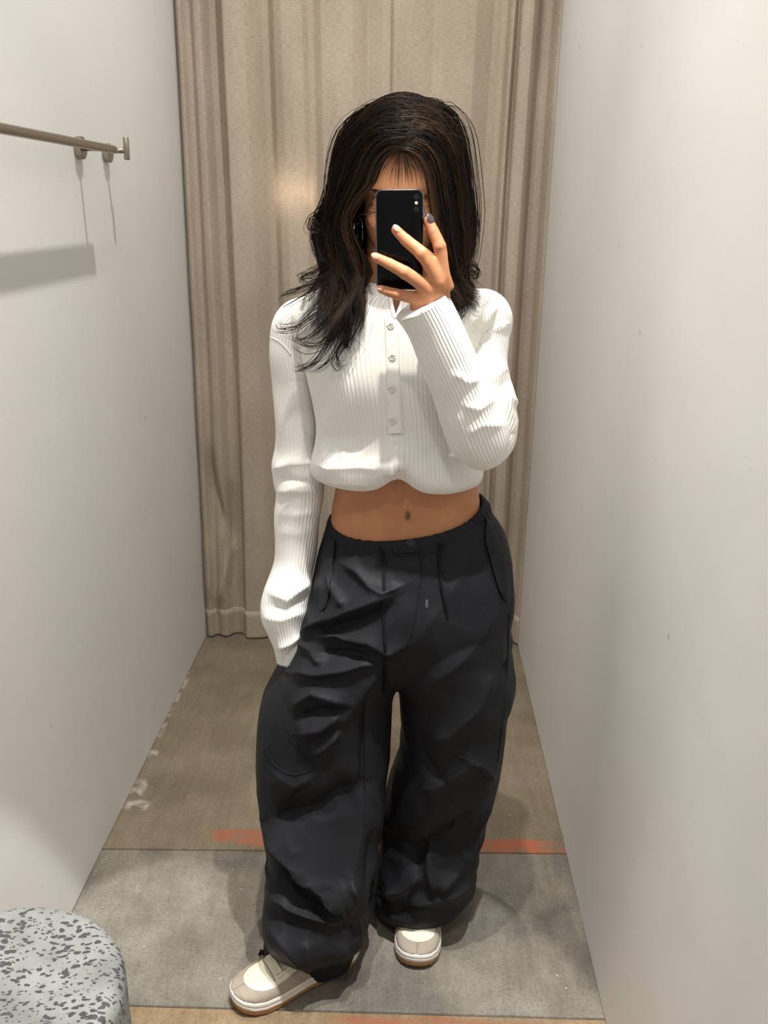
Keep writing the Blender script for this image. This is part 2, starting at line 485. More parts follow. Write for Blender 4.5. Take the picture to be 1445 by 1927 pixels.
# ------------------------------------------------------------------ floor and walls
floor = bm_obj('floor', box_bm(-1.4, 1.1, -0.6, 4.2, -0.12, -0.02), M_DARK)
tag(floor, 'concrete floor of the fitting cubicle cast in three slabs', kind='structure')
def slab(poly, top, mat):
    bm = bmesh.new()
    vs_ = [bm.verts.new((x, y, top)) for x, y in poly]
    f = bm.faces.new(vs_)
    r = bmesh.ops.extrude_face_region(bm, geom=[f])
    for v in r['geom']:
        if isinstance(v, bmesh.types.BMVert): v.co.z = -0.02
    bmesh.ops.recalc_face_normals(bm, faces=bm.faces)
    te = [e for e in bm.edges if all(abs(v.co.z - top) < 1e-6 for v in e.verts)]
    bmesh.ops.bevel(bm, geom=te, offset=0.0014, segments=2, affect='EDGES')
    o = bm_obj('concrete_slab', bm, mat, floor); return o
slab([(-0.9, 1.800), (0.6, 1.856), (0.6, 4.2), (-0.9, 4.2)], 0.0, M_SLAB_BACK)
slab([(-0.9, 1.354), (0.6, 1.374), (0.6, 1.8548), (-0.9, 1.7988)], -0.0005, M_SLAB_MID)
slab([(-0.9, -0.5), (0.6, -0.5), (0.6, 1.3728), (-0.9, 1.3528)], -0.001, M_SLAB_FRONT)

def wall(name, x0, x1, y0, y1, z0, z1, label):
    bm = box_bm(x0, x1, y0, y1, z0, z1)
    bmesh.ops.subdivide_edges(bm, edges=bm.edges[:], cuts=8, use_grid_fill=True)
    return tag(bm_obj(name, bm, M_WALL), label, kind='structure')
wall('wall_left', XL - 0.1, XL, -0.5, 3.35, 0.003, 2.6, 'off-white plastered partition carrying the steel rail')
wall('wall_right', XR, XR + 0.1, -0.5, 3.35, 0.003, 2.6, 'plain off-white plastered partition opposite the rail')
wall('wall_back', XL - 0.6, XR + 0.6, 4.0, 4.1, 0.0, 2.6, 'off-white wall of the passage beyond the curtain')
for nm, x0, x1 in (('gap_shade_left', XL - 0.09, XL - 0.004), ('gap_shade_right', XR + 0.004, XR + 0.09)):  # dark strips that colour in the shade of the gap under each partition
    tag(bm_obj(nm, box_bm(x0, x1, -0.45, 3.3, -0.001, 0.006), M_DARK), 'dark strip along the foot of the partition standing in for its shadow gap', kind='structure')

# ------------------------------------------------------------------ linen curtain
M_LINEN = mat_linen()
cur = empty('curtain', (-0.15, 2.97, 0.0), label='floor-length beige linen curtain hanging across the back of the cubicle', cat='curtain')
YC = 2.97
# (pixel x along the top edge, how far the cloth comes forward in cm)
FOLD_L = [(338, -1), (344, 2.4), (352, 3.2), (358, 0.6), (366, -0.4), (376, 1.6), (388, 2.2), (400, -2.6), (412, -3.2), (424, -1.5), (429, 2.6), (434, 3.6), (450, 3.4), (472, 2.4), (488, -0.6), (500, -3.0),
          (512, -3.2), (524, 0.2), (540, 2.0), (560, 2.4), (578, 1.6), (588, -0.6), (598, -0.4), (612, 1.8), (640, 2.6), (668, 2.4), (684, 0.6), (696, -1.2), (708, 0.0), (722, 1.4), (736, 1.6), (742, 0.8)]
FOLD_R = [(740, 2.2), (744, 3.0), (756, 2.8), (775, 2.2), (800, 0.4), (815, -1.0), (832, -0.4), (850, 1.2), (872, 2.0), (890, 1.6), (906, -0.4), (922, -2.4), (938, -3.0), (947, -2.0), (951, 2.4), (956, 3.6), (961, 1.2), (965, -0.5),
          (970, 2.4), (980, 3.6), (990, 3.4), (998, 1.2), (1006, -3.0), (1016, -4.0), (1027, -3.4), (1032, -0.5), (1036, 1.6), (1040, 2.2)]
def top_x(px): return P(px, 20, YC)[0]
def curtain_panel(name, prof, x_lo, x_hi, seed):
    xs = np.array([top_x(a) for a, _ in prof]); ys = np.array([c for _, c in prof]) * 0.01
    xs = x_lo + (xs - xs[0]) / (xs[-1] - xs[0]) * (x_hi - x_lo)
    # small radius at the turns: smooth the traced profile a little
    u = np.linspace(x_lo, x_hi, 420); d = np.interp(u, xs, ys)
    k = np.exp(-np.linspace(-2, 2, 9) ** 2); k /= k.sum()
    d = np.convolve(np.pad(d, 4, mode='edge'), k, 'valid')
    zs = np.concatenate([[0.012], np.linspace(0.03, 2.6, 110)])
    rows = []
    for z in zs:
        t = z / 2.6
        soften = 0.62 + 0.38 * np.clip((t - 0.1) / 0.5, 0, 1)
        wob = 0.006 * vnoise(np.stack([u * 1.0, np.full_like(u, z * 0.8), np.full_like(u, seed)], 1), 6.0, seed)
        sh = 0.010 * np.sin(z * 2.1 + seed) * np.sin((u - x_lo) / (x_hi - x_lo) * math.pi)
        dd = np.interp(u + sh, u, d) * soften + wob * (1.3 - t)
        rows.append(np.stack([u, YC - dd, np.full_like(u, z)], 1))
    rows = np.array(rows)
    return rows, u, zs
def panel_mesh(name, rows, u, zs, parent):
    h, w = rows.shape[:2]
    arc = np.concatenate([[0], np.cumsum(np.linalg.norm(np.diff(rows[h // 2], axis=0), axis=1))])
    V = rows.reshape(-1, 3); Fc = []; UV = []
    for i in range(h - 1):
        for j in range(w - 1):
            Fc.append((i * w + j, i * w + j + 1, (i + 1) * w + j + 1, (i + 1) * w + j))
            UV.append(((arc[j], zs[i]), (arc[j + 1], zs[i]), (arc[j + 1], zs[i + 1]), (arc[j], zs[i + 1])))
    o = mesh(name, V, Fc, M_LINEN, parent, uvs=UV)
    md = o.modifiers.new('thick', 'SOLIDIFY'); md.thickness = 0.0012
    return o
xs_seam = top_x(742)
rowsL, uL, zL = curtain_panel('panel', FOLD_L, XL + 0.0012, xs_seam, 3)
rowsR, uR, zR = curtain_panel('panel', FOLD_R, xs_seam - 0.004, XR - 0.0012, 5)
# gathered, kicked-out folds low on the left edge of the curtain
def low_folds(rows):
    V = rows.reshape(-1, 3); p = project(V); add = np.zeros(len(V))
    for pts, amp, wa, wb in [
        ([(392, 830), (400, 900), (415, 960), (436, 1030)], -0.022, 12, 7),
        ([(432, 1040), (425, 1080), (405, 1140)], 0.022, 8, 16),
        ([(416, 1000), (428, 1010), (436, 1030), (430, 1060)], 0.016, 7, 7),
        ([(441, 1040), (436, 1090), (430, 1130)], -0.012, 8, 8),
        ([(393, 1000), (396, 1070), (395, 1130)], 0.014, 12, 9),
        ([(434, 900), (437, 960), (438, 1030)], -0.012, 5, 9)]:
        d, t, s = seg_dist(p, pts); w = np.where(s > 0, wa, wb)
        e = np.clip(np.minimum(t, 1 - t) / 0.25, 0, 1)
        add += amp * np.exp(-(d / w) ** 1.3) * e
    V = V.copy(); V[:, 1] -= add
    return V.reshape(rows.shape)
rowsL = low_folds(rowsL)
pl = panel_mesh('panel', rowsL, uL, zL, cur)
pr = panel_mesh('panel', rowsR, uR, zR, cur)
# doubled, stitched hem along the bottom
for rows, u in ((rowsL, uL), (rowsR, uR)):
    hz = np.array([0.008, 0.012, 0.03, 0.06, 0.09, 0.112])
    zsrc = rows[:, 0, 2]
    hr = np.stack([np.stack([rows[0, :, 0], np.array([np.interp(z, zsrc, rows[:, j, 1]) for j in range(rows.shape[1])]) - 0.0022, np.full(rows.shape[1], z)], 1) for z in hz])
    panel_mesh('hem', hr, u, hz, cur)

# ------------------------------------------------------------------ steel rail and coat hook on the left wall
def disc_x(name, x0, x1, y, z, r, mat, parent, bev=0.0015):
    prof = [(x0, 0.0), (x0, r), (x1 - bev, r), (x1, r - bev), (x1, 0.0)]
    a = np.linspace(0, 2 * np.pi, 48, endpoint=False)
    rings = [np.stack([np.full_like(a, px), y + pr_ * np.cos(a), z + pr_ * np.sin(a)], 1) for px, pr_ in [(q[0], max(q[1], 1e-5)) for q in prof]]
    V, Fc, _ = loft(rings, flip=True)
    return mesh(name, V, Fc, mat, parent, autosmooth=40)
rz = 1.607; rx = -0.657
rail = empty('clothes_rail', (XL, 2.05, rz), label='brushed steel clothes rail standing off the left wall', cat='rail')
tube('bar', [(rx, y, rz) for y in np.concatenate([[0.0], np.linspace(0.01, 2.083, 30), [2.087]])], np.concatenate([[0.0085], np.full(30, 0.0088), [0.0070]]), M_STEEL, rail, n=24)
for yb in (0.25, 2.053):
    r_ = disc_x('rosette', XL, XL + 0.014, yb, rz + 0.001, 0.023, M_STEEL, rail)
    tube('bracket_arm', [(XL + 0.01, yb, rz), (rx - 0.004, yb, rz)], 0.0055, M_STEEL, rail, n=16)
hook = empty('coat_hook', (XL, 2.233, rz), label='small steel peg hook on a round rosette beyond the end of the rail', cat='hook')
disc_x('rosette', XL, XL + 0.014, 2.233, rz, 0.021, M_STEEL, hook)
tube('hook_arm', [(XL + 0.01, 2.233, rz + 0.004), (-0.676, 2.233, rz + 0.006)], 0.0058, M_STEEL, hook, n=16)
tube('peg', [(-0.6735, 2.233, rz - 0.0145), (-0.6735, 2.233, rz - 0.013), (-0.6735, 2.233, rz + 0.033), (-0.6735, 2.233, rz + 0.0345)], [0.0055, 0.0066, 0.0066, 0.0055], M_STEEL, hook, n=20)

# ------------------------------------------------------------------ speckled stool
def mat_terrazzo():
    m, nt, b = new_mat('speckled_recycled_plastic'); L = nt.links
    tc = N(nt, 'ShaderNodeTexCoord')
    wv = N(nt, 'ShaderNodeTexNoise'); wv.inputs['Scale'].default_value = 60; wv.inputs['Detail'].default_value = 2
    L.new(tc.outputs['Object'], wv.inputs['Vector'])
    mxv = N(nt, 'ShaderNodeMix', data_type='VECTOR'); mxv.inputs['Factor'].default_value = 0.012
    L.new(tc.outputs['Object'], mxv.inputs['A']); L.new(wv.outputs['Color'], mxv.inputs['B'])
    mp = N(nt, 'ShaderNodeMapping'); mp.inputs['Rotation'].default_value = (0, 0, 0.75); mp.inputs['Scale'].default_value = (1.0, 2.0, 1.3)
    L.new(mxv.outputs['Result'], mp.inputs['Vector'])
    masks = []
    for sc, lo, hi, off in ((62, 0.20, 0.235, 0), (95, 0.20, 0.24, 3)):
        vo = N(nt, 'ShaderNodeTexVoronoi'); vo.inputs['Scale'].default_value = sc; vo.inputs['Randomness'].default_value = 1
        L.new(mp.outputs['Vector'], vo.inputs['Vector'])
        nz = N(nt, 'ShaderNodeTexNoise'); nz.inputs['Scale'].default_value = 22 + off * 5; nz.inputs['Detail'].default_value = 3
        L.new(tc.outputs['Object'], nz.inputs['Vector'])
        th = N(nt, 'ShaderNodeMapRange'); th.inputs[1].default_value = 0.30; th.inputs[2].default_value = 0.7; th.inputs[3].default_value = 0.06; th.inputs[4].default_value = 0.48
        L.new(nz.outputs['Fac'], th.inputs[0])
        lt = N(nt, 'ShaderNodeMath', operation='LESS_THAN'); L.new(vo.outputs['Distance'], lt.inputs[0]); L.new(th.outputs[0], lt.inputs[1])
        masks.append(lt.outputs[0])
    mm = N(nt, 'ShaderNodeMath', operation='MAXIMUM'); L.new(masks[0], mm.inputs[0]); L.new(masks[1], mm.inputs[1])
    big = N(nt, 'ShaderNodeTexNoise'); big.inputs['Scale'].default_value = 14; big.inputs['Detail'].default_value = 4
    L.new(tc.outputs['Object'], big.inputs['Vector'])
    r = ramp(nt, [(0.35, srgb(112, 115, 114)), (0.65, srgb(138, 141, 140))]); L.new(big.outputs['Fac'], r.inputs['Fac'])
    mx = N(nt, 'ShaderNodeMix', data_type='RGBA'); mx.inputs['B'].default_value = srgb(58, 59, 61)
    L.new(mm.outputs[0], mx.inputs['Factor']); L.new(r.outputs['Color'], mx.inputs['A'])
    L.new(mx.outputs['Result'], b.inputs['Base Color'])
    b.inputs['Roughness'].default_value = 0.6
    bp = N(nt, 'ShaderNodeBump'); bp.invert = True; bp.inputs['Strength'].default_value = 0.3; bp.inputs['Distance'].default_value = 0.0015
    L.new(mm.outputs[0], bp.inputs['Height']); L.new(bp.outputs['Normal'], b.inputs['Normal'])
    return m
def lathe(name, prof, loc, mat, parent, n=96):
    a = np.linspace(0, 2 * np.pi, n, endpoint=False)
    rings = [np.stack([loc[0] + r * np.cos(a), loc[1] + r * np.sin(a), np.full(n, loc[2] + z)], 1) for r, z in prof]
    V, Fc, _ = loft(rings)
    return mesh(name, V, Fc, mat, parent)
STX, STY, STZ, SR = -0.545, 0.935, 0.48, 0.172
stool = empty('stool', (STX, STY, 0), label='round grey speckled stool with a softly dished seat against the left wall', cat='stool')
M_TERR = mat_terrazzo()
arc = [(SR - 0.022 + 0.022 * math.sin(t), STZ - 0.022 + 0.022 * math.cos(t)) for t in np.linspace(0, math.pi / 2 * 0.95, 8)]
seat = [(1e-4, STZ - 0.014)] + [(SR * q, STZ - 0.014 * (1 - (q / 0.86) ** 2.4)) for q in np.linspace(0.08, 0.85, 14)]
lathe('seat', seat + arc + [(SR, STZ - 0.04)], (STX, STY, 0), M_TERR, stool)
lathe('body', [(SR - 0.001, STZ - 0.0395)] + [(SR + 0.004 * t, (STZ - 0.04) * (1 - t)) for t in np.linspace(0.02, 0.985, 14)] + [(SR - 0.002, 0.0), (1e-4, 0.0)], (STX, STY, 0), M_TERR, stool)
# ------------------------------------------------------------------ person: materials
def mat_skin():
    m, nt, b = new_mat('skin'); L = nt.links
    tc = N(nt, 'ShaderNodeTexCoord')
    t = N(nt, 'ShaderNodeTexNoise'); t.inputs['Scale'].default_value = 30; t.inputs['Detail'].default_value = 4
    L.new(tc.outputs['Object'], t.inputs['Vector'])
    r = ramp(nt, [(0.3, srgb(178, 121, 84)), (0.7, srgb(190, 133, 95))]); L.new(t.outputs['Fac'], r.inputs['Fac'])
    at = N(nt, 'ShaderNodeAttribute'); at.attribute_name = 'flush'
    mx = N(nt, 'ShaderNodeMix', data_type='RGBA'); mx.inputs['B'].default_value = srgb(206, 120, 98)
    L.new(at.outputs['Fac'], mx.inputs['Factor']); L.new(r.outputs['Color'], mx.inputs['A'])
    L.new(mx.outputs['Result'], b.inputs['Base Color'])
    b.inputs['Roughness'].default_value = 0.5; b.inputs['Specular IOR Level'].default_value = 0.35
    b.inputs['Subsurface Weight'].default_value = 0.08; b.inputs['Subsurface Radius'].default_value = (0.01, 0.004, 0.002)
    b.inputs['Subsurface Scale'].default_value = 0.4
    return m
M_SKIN = mat_skin()
M_NAIL = plain('dark_nail_polish', srgb(62, 60, 62), 0.25)
M_LIP = plain('lip', srgb(170, 95, 85), 0.4)

person = empty('person', (0.0, 1.56, 0.0), label='person in white ribbed sweater and baggy black trousers holding up a phone', cat='person')

# ------------------------------------------------------------------ head frame
TILT = math.radians(25)
HO = np.array([P(754, 385, 1.497)[0], 1.57, 1.533])
e_r = np.array([1.0, 0, 0]); e_f = np.array([0, -math.cos(TILT), -math.sin(TILT)]); e_u = np.array([0, -math.sin(TILT), math.cos(TILT)])
HM = np.stack([e_r, e_f, e_u], 1)                       # local (right, forward, up) -> world
def hp(x, f, u): return HO + HM @ np.array([x, f, u])
def hell(c, r): return ellipsoid(hp(*c), r, HM)

def ring_xy(row, n=64, power=2.2, yshift=0.0):
    """horizontal ring: silhouette left/right pixel of that row at depth Y, half depth b"""
    py, xl, xr, Y, b = row[:5]
    A = P(xl, py, Y); B = P(xr, py, Y)
    c = (A + B) / 2; a = (B[0] - A[0]) / 2
    th = np.linspace(0, 2 * np.pi, n, endpoint=False) + math.pi / 2          # start at the back
    cs, sn = np.cos(th), np.sin(th)
    e = 2.0 / power
    x = np.sign(cs) * np.abs(cs) ** e * a; y = np.sign(sn) * np.abs(sn) ** e * b
    return np.stack([c[0] + x, c[1] + y, np.full(n, c[2])], 1)

def rows_loft(rows, nrows, n=64, power=2.2, **k):
    rr = resample(rows, nrows)
    return loft([ring_xy(r, n, power) for r in rr], **k)

parts = []
# skull, face, neck
parts += [hell((0, -0.012, 0.035), (0.074, 0.094, 0.085)), hell((0, 0.03, -0.03), (0.061, 0.058, 0.088)),
          hell((0, 0.022, -0.068), (0.055, 0.058, 0.044)), hell((0, 0.060, -0.100), (0.026, 0.024, 0.022)),
          hell((-0.028, 0.066, -0.022), (0.027, 0.022, 0.026)), hell((0.028, 0.066, -0.022), (0.027, 0.022, 0.026)),
          hell((0.0, 0.064, 0.045), (0.058, 0.028, 0.04)),
          hell((0, 0.087, -0.004), (0.0085, 0.011, 0.022)), hell((0, 0.094, -0.022), (0.0095, 0.013, 0.018)),
          hell((0, 0.101, -0.037), (0.0105, 0.011, 0.0095)), hell((-0.012, 0.092, -0.040), (0.0085, 0.011, 0.008)), hell((0.012, 0.092, -0.040), (0.0085, 0.011, 0.008)),
          hell((-0.008, 0.0855, -0.0625), (0.016, 0.010, 0.0055)), hell((0.008, 0.0855, -0.0625), (0.016, 0.010, 0.0055)), hell((0, 0.084, -0.0735), (0.019, 0.011, 0.0065)),
          hell((-0.075, -0.012, -0.008), (0.007, 0.019, 0.031)), hell((0.075, -0.012, -0.008), (0.007, 0.019, 0.031))]
nk = [hp(0, -0.02, -0.03), P(750, 500, 1.60), P(748, 545, 1.615), P(744, 590, 1.63)]
V, Fc, _ = loft(tube_rings(resample(nk, 14), np.linspace(0.055, 0.060, 14), 28, updir=(1, 0, 0)), cap0=True, cap1=True); parts.append((V, Fc))
# trunk (bare midriff rows are traced, the rest is under the clothes)
TR = [(535, 700, 795, 1.62, .045), (555, 668, 825, 1.615, .055), (580, 620, 870, 1.61, .066), (615, 590, 890, 1.605, .08), (660, 595, 885, 1.60, .095), (730, 615, 880, 1.60, .108),
      (800, 632, 882, 1.60, .098), (860, 636, 892, 1.60, .092), (900, 634, 897, 1.60, .090), (925, 631, 901, 1.60, .090), (956, 625, 905, 1.60, .094), (985, 622, 911, 1.60, .098),
      (1050, 612, 932, 1.60, .108), (1130, 602, 945, 1.60, .112), (1200, 606, 938, 1.60, .105), (1235, 640, 900, 1.60, .08)]
V, Fc, _ = rows_loft(TR, 60, 64, 2.15, cap0=True, cap1=True); parts.append((V, Fc))
def limb(pts, radii, n=20, m=24):
    q = resample(np.column_stack([np.array(pts), radii]), m)
    V, Fc, _ = loft(tube_rings(q[:, :3], q[:, 3], n, updir=(0.3, 1, 0.2)), cap0=True, cap1=True)
    return V, Fc
# legs
parts.append(limb([P(690, 1180, 1.60), P(615, 1440, 1.545), P(605, 1600, 1.54), P(590, 1770, 1.515), [-0.135, 1.492, 0.06]], [0.082, 0.062, 0.056, 0.04, 0.036]))
parts.append(limb([P(840, 1180, 1.60), P(845, 1440, 1.615), P(815, 1580, 1.645), P(783, 1680, 1.665), [0.052, 1.675, 0.06]], [0.082, 0.062, 0.054, 0.04, 0.036]))
# feet inside the shoes
FOOT_L = dict(toe=(-0.318, 1.362), heel=(-0.088, 1.512))
FOOT_R = dict(toe=(0.041, 1.472), heel=(0.056, 1.742))
for ft in (FOOT_L, FOOT_R):
    t_ = np.array(ft['toe']); h_ = np.array(ft['heel'])
    pts = [np.append(h_ + (t_ - h_) * s, z) for s, z in ((0.14, 0.055), (0.3, 0.055), (0.55, 0.044), (0.80, 0.034))]
    parts.append(limb(pts, [0.024, 0.028, 0.021, 0.010]))
# hanging arm, hand in the trouser pocket
SHL, SHR = P(568, 622, 1.61), P(905, 608, 1.605)
ELL = P(556, 890, 1.615); WRL = P(540, 1170, 1.565)
parts.append(limb([P(640, 600, 1.61), SHL, ELL, P(552, 1020, 1.60), WRL], [0.036, 0.031, 0.028, 0.028, 0.023]))
# raised arm
ELR = P(912, 828, 1.455); WRR = P(800, 575, 1.392)
parts.append(limb([P(840, 590, 1.61), SHR, P(916, 690, 1.562), ELR + np.array([0, 0.01, 0.0])], [0.034, 0.030, 0.026, 0.028]))
parts.append(limb([ELR, P(880, 755, 1.43), P(835, 650, 1.402), P(812, 598, 1.393), P(805, 572, 1.388)], [0.034, 0.038, 0.03, 0.0245, 0.025]))

# ------------------------------------------------------------------ hands
def chain(pts, radii, m=18, n=14):
    q = resample(np.column_stack([np.array(pts), radii]), m)
    parts_ = []
    V, Fc, _ = loft(tube_rings(q[:, :3], q[:, 3], n, updir=(0.2, 0.3, 1)), cap0=True, cap1=True)
    parts_.append((V, Fc))
    parts_.append(ellipsoid(q[-1, :3], (q[-1, 3] * 1.0,) * 3, None, 14, 10))
    return parts_
PHY = 1.3945                                           # back face of the phone
HAND = dict(
    index=([P(838, 545, 1.385), P(832, 521, 1.377), P(831, 497, 1.3735), P(827, 464, 1.372), P(816, 437, 1.376), P(806, 415, 1.381)], [.0125, .0115, .0092, .0086, .0075, .0064]),
    middle=([P(820, 552, 1.379), P(824, 531, 1.372), P(812, 505, 1.367), P(794, 478, 1.3665), P(765, 453, 1.374), P(745, 433, 1.379)], [.0125, .0115, .0095, .0090, .0078, .0066]),
    ring=([P(808, 566, 1.381), P(806, 547, 1.374), P(787, 530, 1.3675), P(762, 513, 1.3665), P(733, 497, 1.373), P(707, 484, 1.379)], [.0125, .0112, .0092, .0086, .0075, .0064]),
    pinky=([P(795, 576, 1.386), P(787, 563, 1.380), P(766, 558, 1.374), P(748, 554, 1.375), P(731, 549, 1.380), P(717, 544, 1.385)], [.012, .0105, .0080, .0074, .0066, .0058]))
for k, (pts, rad) in list(HAND.items()):
    rad = [r_ * 1.14 for r_ in rad]; HAND[k] = (pts, rad)
    parts += chain(pts, rad)
for k, (pts, rad) in HAND.items():                     # knuckles
    parts.append(ellipsoid(np.array(pts[1]) + np.array([0, -.0022, .001]), (rad[1] * .92, rad[1] * .9, rad[1] * .95), None, 14, 10))
    parts.append(ellipsoid(np.array(pts[3]) + np.array([0, -.0012, 0]), (rad[3] * 1.06,) * 3, None, 14, 10))
    mid = np.array(pts[4]); parts.append(ellipsoid(mid, (rad[4] * 1.06,) * 3, None, 14, 10))
# palm: bulky back of the hand between knuckles and wrist, and the ball of the thumb
def slab_between(a, b, r0, r1): return limb([a, (np.array(a) + np.array(b)) / 2, b], [r0, (r0 + r1) / 2, r1], 16, 8)
wrist_pts = [P(822, 562, 1.389), P(810, 568, 1.387), P(800, 573, 1.387), P(790, 578, 1.389)]
for k, wp in zip(('index', 'middle', 'ring', 'pinky'), wrist_pts):
    parts.append(slab_between(HAND[k][0][1], wp, 0.0118, 0.0165))
    parts.append(slab_between(HAND[k][0][0], P(806, 578, 1.390), 0.0125, 0.018))
parts.append(ellipsoid(P(814, 562, 1.389), (0.021, 0.014, 0.021)))
# thumb leaves the side of the palm and closes on the screen side
parts += chain([P(822, 566, 1.398), P(832, 540, 1.410), P(826, 510, 1.4205), P(806, 485, 1.423), P(788, 468, 1.4215)], [.015, .0135, .0105, .0098, .0078])
# web between the knuckles
parts.append(limb([P(831, 527, 1.381), P(822, 538, 1.377), P(805, 553, 1.379), P(790, 566, 1.384)], [.010, .011, .011, .010], 14, 12))
# hand in the pocket
palm0, palm1 = WRL, P(572, 1262, 1.595)
parts.append(limb([WRL, P(542, 1205, 1.565), P(552, 1235, 1.58), palm1], [0.022, 0.022, 0.027, 0.030]))
for i, (dx, ln, r) in enumerate(((-22, 46, .0085), (-8, 56, .009), (8, 52, .0088), (21, 40, .0075))):
    b0 = P(572 + dx, 1258, 1.595)
    parts += chain([b0, P(576 + dx * 1.1, 1258 + ln * .5, 1.592), P(582 + dx * 1.05, 1258 + ln, 1.592)], [r * 1.15, r, r * .8], 10)
parts += chain([P(575, 1230, 1.59), P(600, 1250, 1.585), P(610, 1275, 1.585)], [.013, .0105, .0085], 10)

VB, FB = merge(parts)
body_me = remesh(VB, FB, 0.0024, 5, 0.5)
# eye sockets, navel, finger creases
Vb = get_co(body_me); Nb = get_no(body_me)
for sx in (-1, 1):
    c = hp(0.031 * sx, 0.086, 0.002); d = np.linalg.norm((Vb - c) @ HM / np.array([1.5, 1.0, 0.8]), axis=1)
    Vb -= np.outer(0.010 * np.exp(-(d / 0.011) ** 2), e_f)
tb = BVHTree.FromPolygons([Vector(v) for v in Vb], [tuple(p.vertices) for p in body_me.polygons])
nav = on_surface(tb, [(767, 975)])[0]
dn = (Vb - nav); dd = np.sqrt((dn[:, 0] / 0.0045) ** 2 + (dn[:, 2] / 0.009) ** 2 + (dn[:, 1] / 0.03) ** 2)
Vb[:, 1] += 0.009 * np.exp(-dd ** 2)
# soft central line of the belly
pb = project(Vb)
d1, t1, s1 = seg_dist(pb, [(758, 890), (764, 930), (766, 965)])
msk = (Nb[:, 1] < -0.3) & (np.abs(Vb[:, 1] - nav[1]) < 0.06)
Vb[:, 1] += np.where(msk, 0.0035 * np.exp(-(d1 / 14) ** 2), 0)
set_co(body_me, Vb)
fl = np.zeros(len(Vb))
for k, (pts, rad) in HAND.items():                     # pinker knuckles and fingertips
    for q, s, a in ((pts[-1], .011, .55), (pts[3], .009, .35), (pts[1], .010, .45)):
        fl = np.maximum(fl, a * np.exp(-(np.linalg.norm(Vb - q, axis=1) / s) ** 2))
for q, s, a in ((hp(0, .095, -.068), .018, .8), (hp(0, .105, -.04), .02, .25), (hp(-.04, .07, -.03), .025, .3), (hp(.04, .07, -.03), .025, .3)):
    fl = np.maximum(fl, a * np.exp(-(np.linalg.norm(Vb - q, axis=1) / s) ** 2))
at = body_me.attributes.new('flush', 'FLOAT', 'POINT'); at.data.foreach_set('value', fl.astype(np.float32))
body_me.name = 'body'; body_me.materials.clear(); body_me.materials.append(M_SKIN)
body_me.polygons.foreach_set('use_smooth', [True] * len(body_me.polygons))
body = bpy.data.objects.new('body', body_me); COL.objects.link(body); attach(body, person)
body['label'] = 'warm tan skin of face, hand and bare midriff'

# eyes and brows
M_EYE = plain('eye_white', (0.8, 0.78, 0.75, 1), 0.2); M_IRIS = plain('dark_iris', (0.02, 0.012, 0.008, 1), 0.15)
M_BROW = plain('brow_hair', (0.02, 0.012, 0.008, 1), 0.7)
for sx in (-1, 1):
    V, Fc = hell((0.031 * sx, 0.0675, 0.0), (0.0120, 0.0112, 0.0100)); eye = mesh('eye', V, Fc, M_EYE, person)
    V, Fc = hell((0.031 * sx, 0.0740, -0.003), (0.0055, 0.0050, 0.0055)); mesh('iris', V, Fc, M_IRIS, eye)
    V, Fc = hell((0.031 * sx, 0.0680, 0.0035), (0.0150, 0.0125, 0.0095)); mesh('eyelid', V, Fc, M_SKIN, person)
    V, Fc = hell((0.031 * sx, 0.0675, -0.0085), (0.0150, 0.0118, 0.0045)); mesh('eyelid', V, Fc, M_SKIN, person)
tb = tree_of([body])
for pts in ([(-.050, .020), (-.040, .025), (-.028, .025), (-.014, .021)], [(.050, .020), (.040, .025), (.028, .025), (.014, .021)]):
    w = []
    for x, u in pts:
        o_ = Vector(hp(x, 0.2, u)); loc, nor, i, ds = tb.ray_cast(o_, Vector(-e_f))
        w.append(np.array(loc) + e_f * 0.0004)
    tube('eyebrow', resample(w, 12), np.interp(np.linspace(0, 1, 12), [0, .4, 1], [.0012, .0034, .0030]), M_BROW, person, n=8)

# nails: dark polish on the index finger, dark tip shade on the others
def nail(finger, tip, prev, side, mat, size=(0.0046, 0.0016, 0.0068)):
    t = np.array(tip) - np.array(prev); t /= np.linalg.norm(t)
    n = np.array(side, float); n -= t * (n @ t); n /= np.linalg.norm(n)
    w = np.cross(t, n)
    r = HAND[finger][1][-1]
    V, Fc = ellipsoid(np.array(tip) + n * (r - 0.0006) - t * 0.0005, size, np.stack([w, n, t], 1), 16, 10)
    o = mesh('fingernail', V, Fc, mat, person); return o
M_NAILP = plain('bare_nail', srgb(222, 160, 138), 0.3)
nail('index', HAND['index'][0][-1], HAND['index'][0][-2], (0.55, -0.8, 0.1), M_NAIL, (0.0056, 0.0016, 0.0085))['label'] = 'dark polished nail of the index finger'
nail('middle', HAND['middle'][0][-1], HAND['middle'][0][-2], (0.1, -0.9, 0.45), M_NAILP)
nail('ring', HAND['ring'][0][-1], HAND['ring'][0][-2], (0.0, -0.95, 0.25), M_NAILP)
nail('pinky', HAND['pinky'][0][-1], HAND['pinky'][0][-2], (0.0, -0.95, 0.25), M_NAILP, (0.004, .0014, .0055))

# belly piercing
M_GEM = plain('green_gem', srgb(70, 120, 100), 0.1, 0.3); M_SILV = plain('silver', srgb(200, 200, 200), 0.2, 1.0)
q0 = on_surface(tree_of([body]), [(766, 964), (767, 974)], 0.001)
V, Fc = ellipsoid(q0[0], (0.0022,) * 3, None, 14, 10); pier = mesh('navel_piercing', V, Fc, M_GEM, person)
pier['label'] = 'small green gem navel piercing'
V, Fc = ellipsoid(q0[1], (0.0036,) * 3, None, 14, 10); mesh('gem', V, Fc, M_GEM, pier)
tube('post', [q0[0], (q0[0] + q0[1]) / 2 + np.array([0, .002, 0]), q0[1]], 0.0008, M_SILV, pier, n=8)
